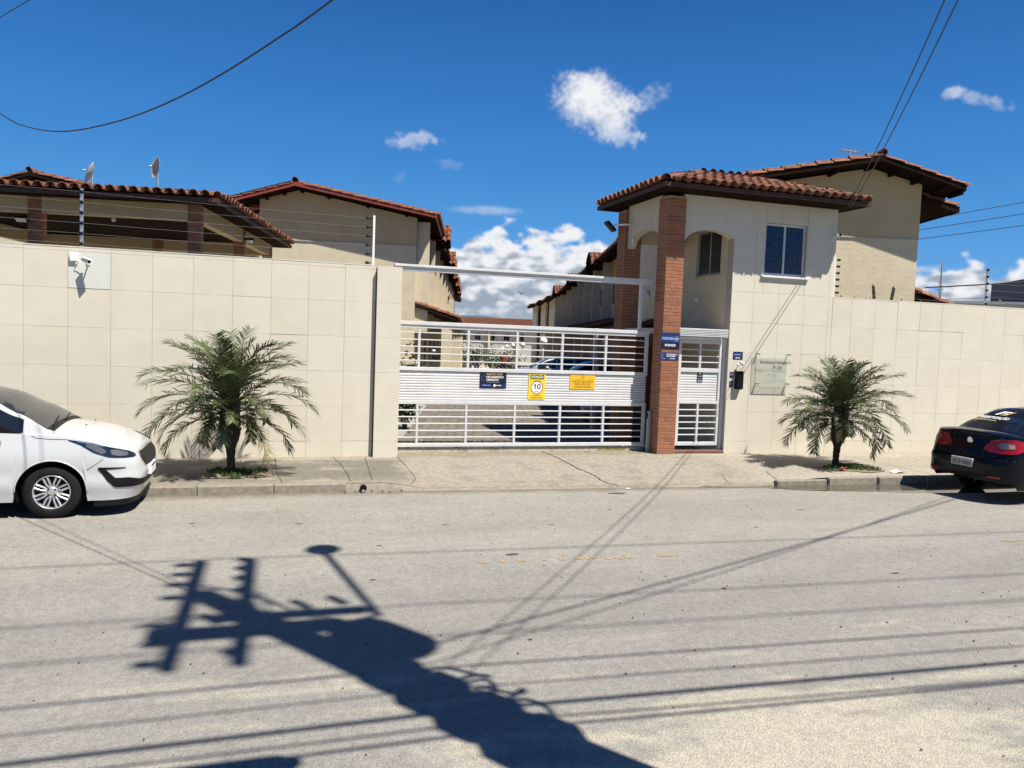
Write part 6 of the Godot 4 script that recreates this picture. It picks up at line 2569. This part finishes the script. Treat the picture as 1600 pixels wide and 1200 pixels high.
func hatchback(label: String, at: Vector3, turn: float, paint: Material, group := "") -> Node3D:
	var t := thing("parked_car", label, "car", at, turn, group)
	var s := Shell.new()
	s.xf = 0.93
	s.lf = 0.50
	s.front_pow = 0.36
	s.xr = -3.12
	s.lr = 0.45
	s.shoulder = [Vector2(-3.15, 0.98), Vector2(-2.4, 1.04), Vector2(-0.6, 1.0), Vector2(-0.15, 0.985), Vector2(0.3, 0.925), Vector2(0.62, 0.845), Vector2(0.80, 0.775), Vector2(0.93, 0.72)]
	s.roof = [Vector2(-3.02, 1.0), Vector2(-2.85, 1.22), Vector2(-2.62, 1.42), Vector2(-2.1, 1.50), Vector2(-1.35, 1.515), Vector2(-0.98, 1.49), Vector2(-0.72, 1.425), Vector2(-0.36, 1.245), Vector2(0.0, 1.04)]
	s.crown = 0.085
	car_common(t, s, paint, M.rim)
	glass_sheet(t, s, "windscreen", -0.95, -0.06, 0.93, M.glass)
	glass_sheet(t, s, "rear_window", -2.95, -2.68, 0.8, M.glass)
	side_glass(t, s, -1.02, -0.30, 0.12, 0.88)
	side_glass(t, s, -1.72, -1.10, 0.10, 0.90)
	side_glass(t, s, -2.55, -1.80, 0.10, 0.90)
	for side in [-1.0, 1.0]:
		# headlamp: dark housing, then reflectors and a clear cover
		var us := [0.17, 0.30, 0.44, 0.62, 0.80, 0.94, 1.00]
		var tops := [0.925, 0.905, 0.882, 0.845, 0.805, 0.765, 0.735]
		var bots := [0.915, 0.862, 0.775, 0.715, 0.698, 0.694, 0.706]
		var lamp := obj("headlight", patch(s, us, tops, bots, side, 0.005), M.lamp_dark, t)
		obj("reflector", patch(s, [0.36, 0.44, 0.54, 0.60], [0.875, 0.872, 0.835, 0.80], [0.845, 0.80, 0.755, 0.775], side, 0.009), M.lens, lamp)
		obj("reflector", patch(s, [0.66, 0.74, 0.84, 0.88], [0.80, 0.80, 0.775, 0.755], [0.745, 0.725, 0.722, 0.735], side, 0.009), M.lens, lamp)
		obj("reflector", patch(s, [0.26, 0.40, 0.58], [0.905, 0.884, 0.848], [0.897, 0.873, 0.838], side, 0.009), M.chrome, lamp)
		# fog lamp surround and lower grille
		obj("bumper_trim", patch(s, [0.50, 0.60, 0.78], [0.600, 0.598, 0.590], [0.566, 0.574, 0.580], side, 0.006), M.black, t)
		obj("bumper_trim", patch(s, [0.49, 0.53, 0.58, 0.66, 0.74], [0.60, 0.60, 0.56, 0.47, 0.465], [0.58, 0.52, 0.44, 0.36, 0.35], side, 0.007), M.black, t)
		obj("lower_grille", patch(s, [0.66, 0.80, 0.95, 1.20, 1.60, s.st[-1][4] - 0.002], [0.468, 0.465, 0.43, 0.415, 0.41, 0.41], [0.362, 0.350, 0.345, 0.34, 0.34, 0.34], side, 0.008), M.black, t)
		obj("skirt", patch(s, [0.44, 0.60, 0.9, 1.3, s.st[-1][4] - 0.002], [0.215, 0.215, 0.215, 0.215, 0.215], [0.13, 0.13, 0.13, 0.13, 0.13], side, 0.0), M.black, t)
		# mesh grille in its hexagon
		var tip: float = s.st[-1][4]
		obj("grille", patch(s, [tip - 0.50, tip - 0.42, tip - 0.2, tip - 0.002], [0.675, 0.735, 0.745, 0.748], [0.63, 0.555, 0.535, 0.53], side, 0.006), M.grille, t)
		obj("grille_rim", patch(s, [tip - 0.53, tip - 0.43, tip - 0.2, tip - 0.002], [0.685, 0.753, 0.763, 0.766], [0.62, 0.54, 0.516, 0.512], side, 0.003), M.chrome, t)
		# seams, mirror, handle
		for l in [[[-0.56, 0.21], [-0.55, 0.6], [-0.50, 0.98]], [[-1.74, 0.24], [-1.74, 0.6], [-1.73, 1.0]], [[0.37, 0.57], [0.50, 0.66], [0.56, 0.705]], [[0.165, 0.925], [-0.02, 0.93], [-0.16, 0.945], [-0.22, 0.975]]]:
			var path := []
			for k in l.size() - 1:
				for q in 6:
					path.append(s.skin(lerpf(l[k][0], l[k + 1][0], q / 6.0), lerpf(l[k][1], l[k + 1][1], q / 6.0), side, 0.0))
			var g := G.new()
			g.tube(path, 0.0035, 4)
			obj("seam", g, M.black, t)
		var g := G.new()
		g.ball(V(-0.66, 1.06, side * 0.93), V(0.09, 0.075, 0.11), 12)
		var mirror := obj("wing_mirror", g, paint, t)
		g = G.new()
		g.prism(PackedVector2Array([Vector2(-0.62, 0.985), Vector2(-0.30, 0.985), Vector2(-0.60, 1.12)]), side * 0.785 - 0.01, side * 0.785 + 0.01)
		obj("mirror_base", g, M.black, mirror)
		g = G.new()
		for c in s.axles:  # lip of the arch
			var path := []
			for k in 21:
				var a := 0.05 + (PI - 0.1) * k / 20.0
				var x: float = c - cos(a) * s.arch
				path.append(V(x, s.hub + sin(a) * s.arch, side * s.wide * s.bulge(s.hub + sin(a) * s.arch)))
			g.tube(path, 0.008, 5)
		obj("arch_lip", g, paint, t)
	var g := G.new()
	for q in [[0.72, 0.05], [0.0, -0.66]]:
		var path := []
		for k in 9:
			path.append(s.top(lerpf(-0.05, -0.12, k / 8.0), lerpf(q[0], q[1], k / 8.0), 0.022))
		g.tube(path, 0.009, 5)
	obj("wiper", g, M.black, t)
	glass_sheet(t, s, "cowl_panel", -0.075, -0.005, 0.9, M.black, 0.009)
	g = G.new()
	g.bevel(V(0.925, 0.395, -0.2), V(0.972, 0.525, 0.2), 0.004)
	var pl := obj("number_plate", g, M.ink_white, t)
	g = G.new()
	g.box(V(0.9725, 0.495, -0.195), V(0.974, 0.52, 0.195))
	obj("blue_strip", g, M.blue_band, pl)
	g = G.new()
	for k in 2:
		g.ball(V(0.24, 1.036, -0.25 + 0.5 * k), V(0.012, 0.008, 0.012), 6)
	obj("washer_jet", g, M.black, t)
	return t


func sedan(label: String, at: Vector3, turn: float, paint: Material) -> Node3D:
	var t := thing("parked_car", label, "car", at, turn)
	var s := Shell.new()
	s.xr = -0.97
	s.lr = 0.34
	s.xf = 3.38
	s.lf = 0.5
	s.wide = 0.80
	s.rear_pow = 0.30
	s.axles = [0.0, 2.55]
	s.sill = 0.24
	s.tail_low = 0.345
	s.hub = 0.305
	s.crown = 0.05
	s.shoulder = [Vector2(-0.97, 1.03), Vector2(-0.72, 1.055), Vector2(-0.2, 1.045), Vector2(0.6, 1.02), Vector2(2.0, 0.97), Vector2(2.6, 0.90), Vector2(3.1, 0.80), Vector2(3.38, 0.72)]
	s.roof = [Vector2(-0.46, 1.06), Vector2(-0.1, 1.24), Vector2(0.36, 1.435), Vector2(0.85, 1.475), Vector2(1.3, 1.47), Vector2(1.75, 1.38), Vector2(2.45, 0.98)]
	car_common(t, s, paint, M.rim)
	glass_sheet(t, s, "rear_window", -0.38, 0.33, 0.86, M.glass)
	glass_sheet(t, s, "windscreen", 1.6, 2.38, 0.9, M.glass)
	side_glass(t, s, 0.10, 0.85, 0.12, 0.88)
	side_glass(t, s, 0.93, 1.72, 0.10, 0.88)
	var end: float = s.st[0][4]  # the middle of the tail
	for side in [-1.0, 1.0]:
		var lamp := obj("tail_light", patch(s, [end + 0.32, end + 0.42, end + 0.60, end + 0.82, end + 0.98], [0.865, 0.975, 1.01, 1.015, 0.985], [0.815, 0.79, 0.785, 0.80, 0.86], side, 0.012), M.tail_red, t)
		obj("tail_lens", patch(s, [end + 0.54, end + 0.60, end + 0.74, end + 0.80], [0.925, 0.95, 0.955, 0.945], [0.885, 0.86, 0.86, 0.87], side, 0.017), M.lens, lamp)
		obj("tail_lens", patch(s, [end + 0.70, end + 0.73, end + 0.78], [0.935, 0.938, 0.93], [0.875, 0.872, 0.88], side, 0.019), M.amber_lens, lamp)
		obj("reflector", patch(s, [end + 0.45, end + 0.66], [0.425, 0.43], [0.40, 0.402], side, 0.008), M.tail_red, t)
		obj("bumper_seam", patch(s, [end + 0.003, end + 0.5, end + 0.90], [0.695, 0.695, 0.70], [0.683, 0.683, 0.688], side, 0.003), M.shadow_gap, t)
		obj("boot_seam", patch(s, [end + 0.305, end + 0.318], [1.03, 1.03], [0.70, 0.70], side, 0.003), M.shadow_gap, t)
		for c in s.axles:
			var path := []
			for k in 21:
				var a := 0.05 + (PI - 0.1) * k / 20.0
				path.append(V(c - cos(a) * s.arch, s.hub + sin(a) * s.arch, side * s.wide * s.bulge(s.hub + sin(a) * s.arch)))
			var g := G.new()
			g.tube(path, 0.008, 5)
			obj("arch_lip", g, paint, t)
	var x: float = s.skin(end + 0.01, 0.58, 1.0).x
	var g := G.new()
	g.bevel(V(x - 0.018, 0.52, -0.2), V(x + 0.02, 0.65, 0.2), 0.003)
	var pl := obj("number_plate", g, mat(0.42, 0.42, 0.40, 0.5), t)
	var o := lettering("OCH-9464", V(x - 0.0185, 0.575, 0), 0.072, M.ink, pl, 0.34)
	o.transform = Transform3D(Basis(Vector3.UP, -PI / 2) * o.transform.basis, V(x - 0.0185, 0.575, 0))
	var e := s.skin(end + 0.01, 0.93, 1.0)
	g = G.new()
	g.lathe([Vector2(0.0, 0), Vector2(0.05, 0), Vector2(0.055, 0.008), Vector2(0.042, 0.014), Vector2(0.04, 0.009), Vector2(0, 0.012)], 20, Transform3D(Basis(Vector3.BACK, PI / 2), e + V(-0.002, 0, 0)))
	obj("badge", g, M.chrome, t)
	g = G.new()
	for k in 2:
		for j in 5:
			g.box(V(-0.004, 0.925 - 0.045 * k, -0.50 + 0.03 * j), V(0.0, 0.942 - 0.045 * k, -0.48 + 0.03 * j), Transform3D(Basis.IDENTITY, V(e.x + 0.01, 0, 0)))
	obj("boot_lettering", g, M.chrome, t)
	# stickers on the rear window: white and gold mark, a line of white letters, a gold line
	var along := V(s.top(0.3, 0.0).x - s.top(-0.3, 0.0).x, s.top(0.3, 0.0).y - s.top(-0.3, 0.0).y, 0).normalized()
	var b := Basis(Vector3.BACK, along, Vector3.BACK.cross(along))
	var c := s.top(-0.02, 0.0, 0.022)
	var glass := t.get_node("rear_window")
	o = lettering("DEDETIZAÇÃO", Vector3.ZERO, 0.07, M.ink_white, glass, 0.52)
	o.transform = Transform3D(b * o.transform.basis, c - along * 0.06 + V(0, 0, -0.28))
	g = G.new()
	var xf := Transform3D(b * Basis.from_scale(V(0.8, 0.8, 1)), c + along * 0.11 + V(0, 0, -0.24))
	g.prism(PackedVector2Array([Vector2(-0.16, -0.08), Vector2(-0.10, -0.08), Vector2(-0.03, 0.05), Vector2(0.12, 0.05), Vector2(0.14, 0.09), Vector2(-0.06, 0.09)]), 0.0, 0.002, xf)
	g.prism(PackedVector2Array([Vector2(-0.02, -0.02), Vector2(0.09, -0.02), Vector2(0.10, 0.012), Vector2(0.0, 0.012)]), 0.0, 0.002, xf)
	obj("sticker", g, M.ink_white, glass)
	g = G.new()
	g.prism(PackedVector2Array([Vector2(-0.05, -0.08), Vector2(0.10, -0.08), Vector2(0.17, 0.04), Vector2(0.23, 0.09), Vector2(0.17, 0.09), Vector2(0.11, 0.02), Vector2(0.07, -0.045), Vector2(-0.03, -0.045)]), 0.0, 0.002, xf)
	for k in 12:
		g.box(V(-0.26 + 0.035 * k, -0.285, 0), V(-0.235 + 0.035 * k, -0.26, 0.002), Transform3D(b, c + along * 0.11 + V(0, 0, -0.32)))
	obj("sticker", g, M.gold, glass)
	g = G.new()
	g.bevel(V(-0.78, 0.26, 0.15), V(-0.4, 0.36, 0.6), 0.03)
	obj("silencer_pan", g, M.black, t)
	return t


func build_cars() -> void:
	M.rim = mat(0.55, 0.56, 0.58, 0.3, 0.65)
	M.chrome = mat(0.75, 0.76, 0.78, 0.12, 0.9)
	M.lens = mat(0.16, 0.165, 0.18, 0.35, 0.5)
	M.grille = textured(mat(0.022, 0.022, 0.025, 0.6), ntex(0.08, Color(0.3, 0.3, 0.3), Color(1, 1, 1), 2, 99, 256), 6.0, null, 1.0, false)
	M.lamp_dark = mat(0.012, 0.016, 0.028, 0.08)
	M.lamp_dark.clearcoat_enabled = true
	M.lamp_dark.clearcoat = 1.0
	M.lamp_dark.clearcoat_roughness = 0.03
	M.tail_red = mat(0.30, 0.008, 0.012, 0.1)
	M.tail_red.clearcoat_enabled = true
	M.tail_red.clearcoat = 0.25
	M.tail_red.clearcoat_roughness = 0.03
	M.amber_lens = mat(0.42, 0.20, 0.13, 0.2)
	M.gold = mat(0.45, 0.33, 0.10, 0.4)
	var white := mat(0.50, 0.515, 0.53, 0.3)
	white.clearcoat_enabled = true
	white.clearcoat = 0.8
	white.clearcoat_roughness = 0.04
	var black := mat(0.004, 0.005, 0.009, 0.07)
	black.metallic_specular = 0.32
	var silver := mat(0.40, 0.41, 0.42, 0.3, 0.4)
	silver.clearcoat_enabled = true
	silver.clearcoat = 0.8
	var dark := mat(0.02, 0.02, 0.022, 0.3)
	dark.clearcoat_enabled = true
	dark.clearcoat = 0.8
	hatchback("white hatchback parked at the kerb on the left, its front half in view", V(-2.465, 0.0, 2.62), 0.0, white)
	sedan("black sedan parked at the kerb on the right, seen from behind", V(11.63, 0.0, 3.81), 0.0, black)
	hatchback("silver hatchback parked in the alley, farthest of the three", V(9.9, 0.1, -16.4), deg_to_rad(165), silver, "cars parked in the alley")
	hatchback("white hatchback parked in the alley between the silver and the dark car", V(10.2, 0.1, -13.0), deg_to_rad(165), white, "cars parked in the alley")
	hatchback("dark hatchback parked in the alley, nearest the gatehouse", V(11.2, 0.1, -9.9), deg_to_rad(165), dark, "cars parked in the alley")


func _ready() -> void:
	R.seed = 20240611
	environment()
	materials()
	make_roof_tiles()
	build_ground()
	build_walls()
	build_gatehouse()
	build_gates()
	build_pavilion()
	build_houses()
	build_alley()
	build_far()
	build_plants()
	build_cars()
	build_signs()
	build_wall_fittings()
	build_street_cables()
	build_roof_fittings()
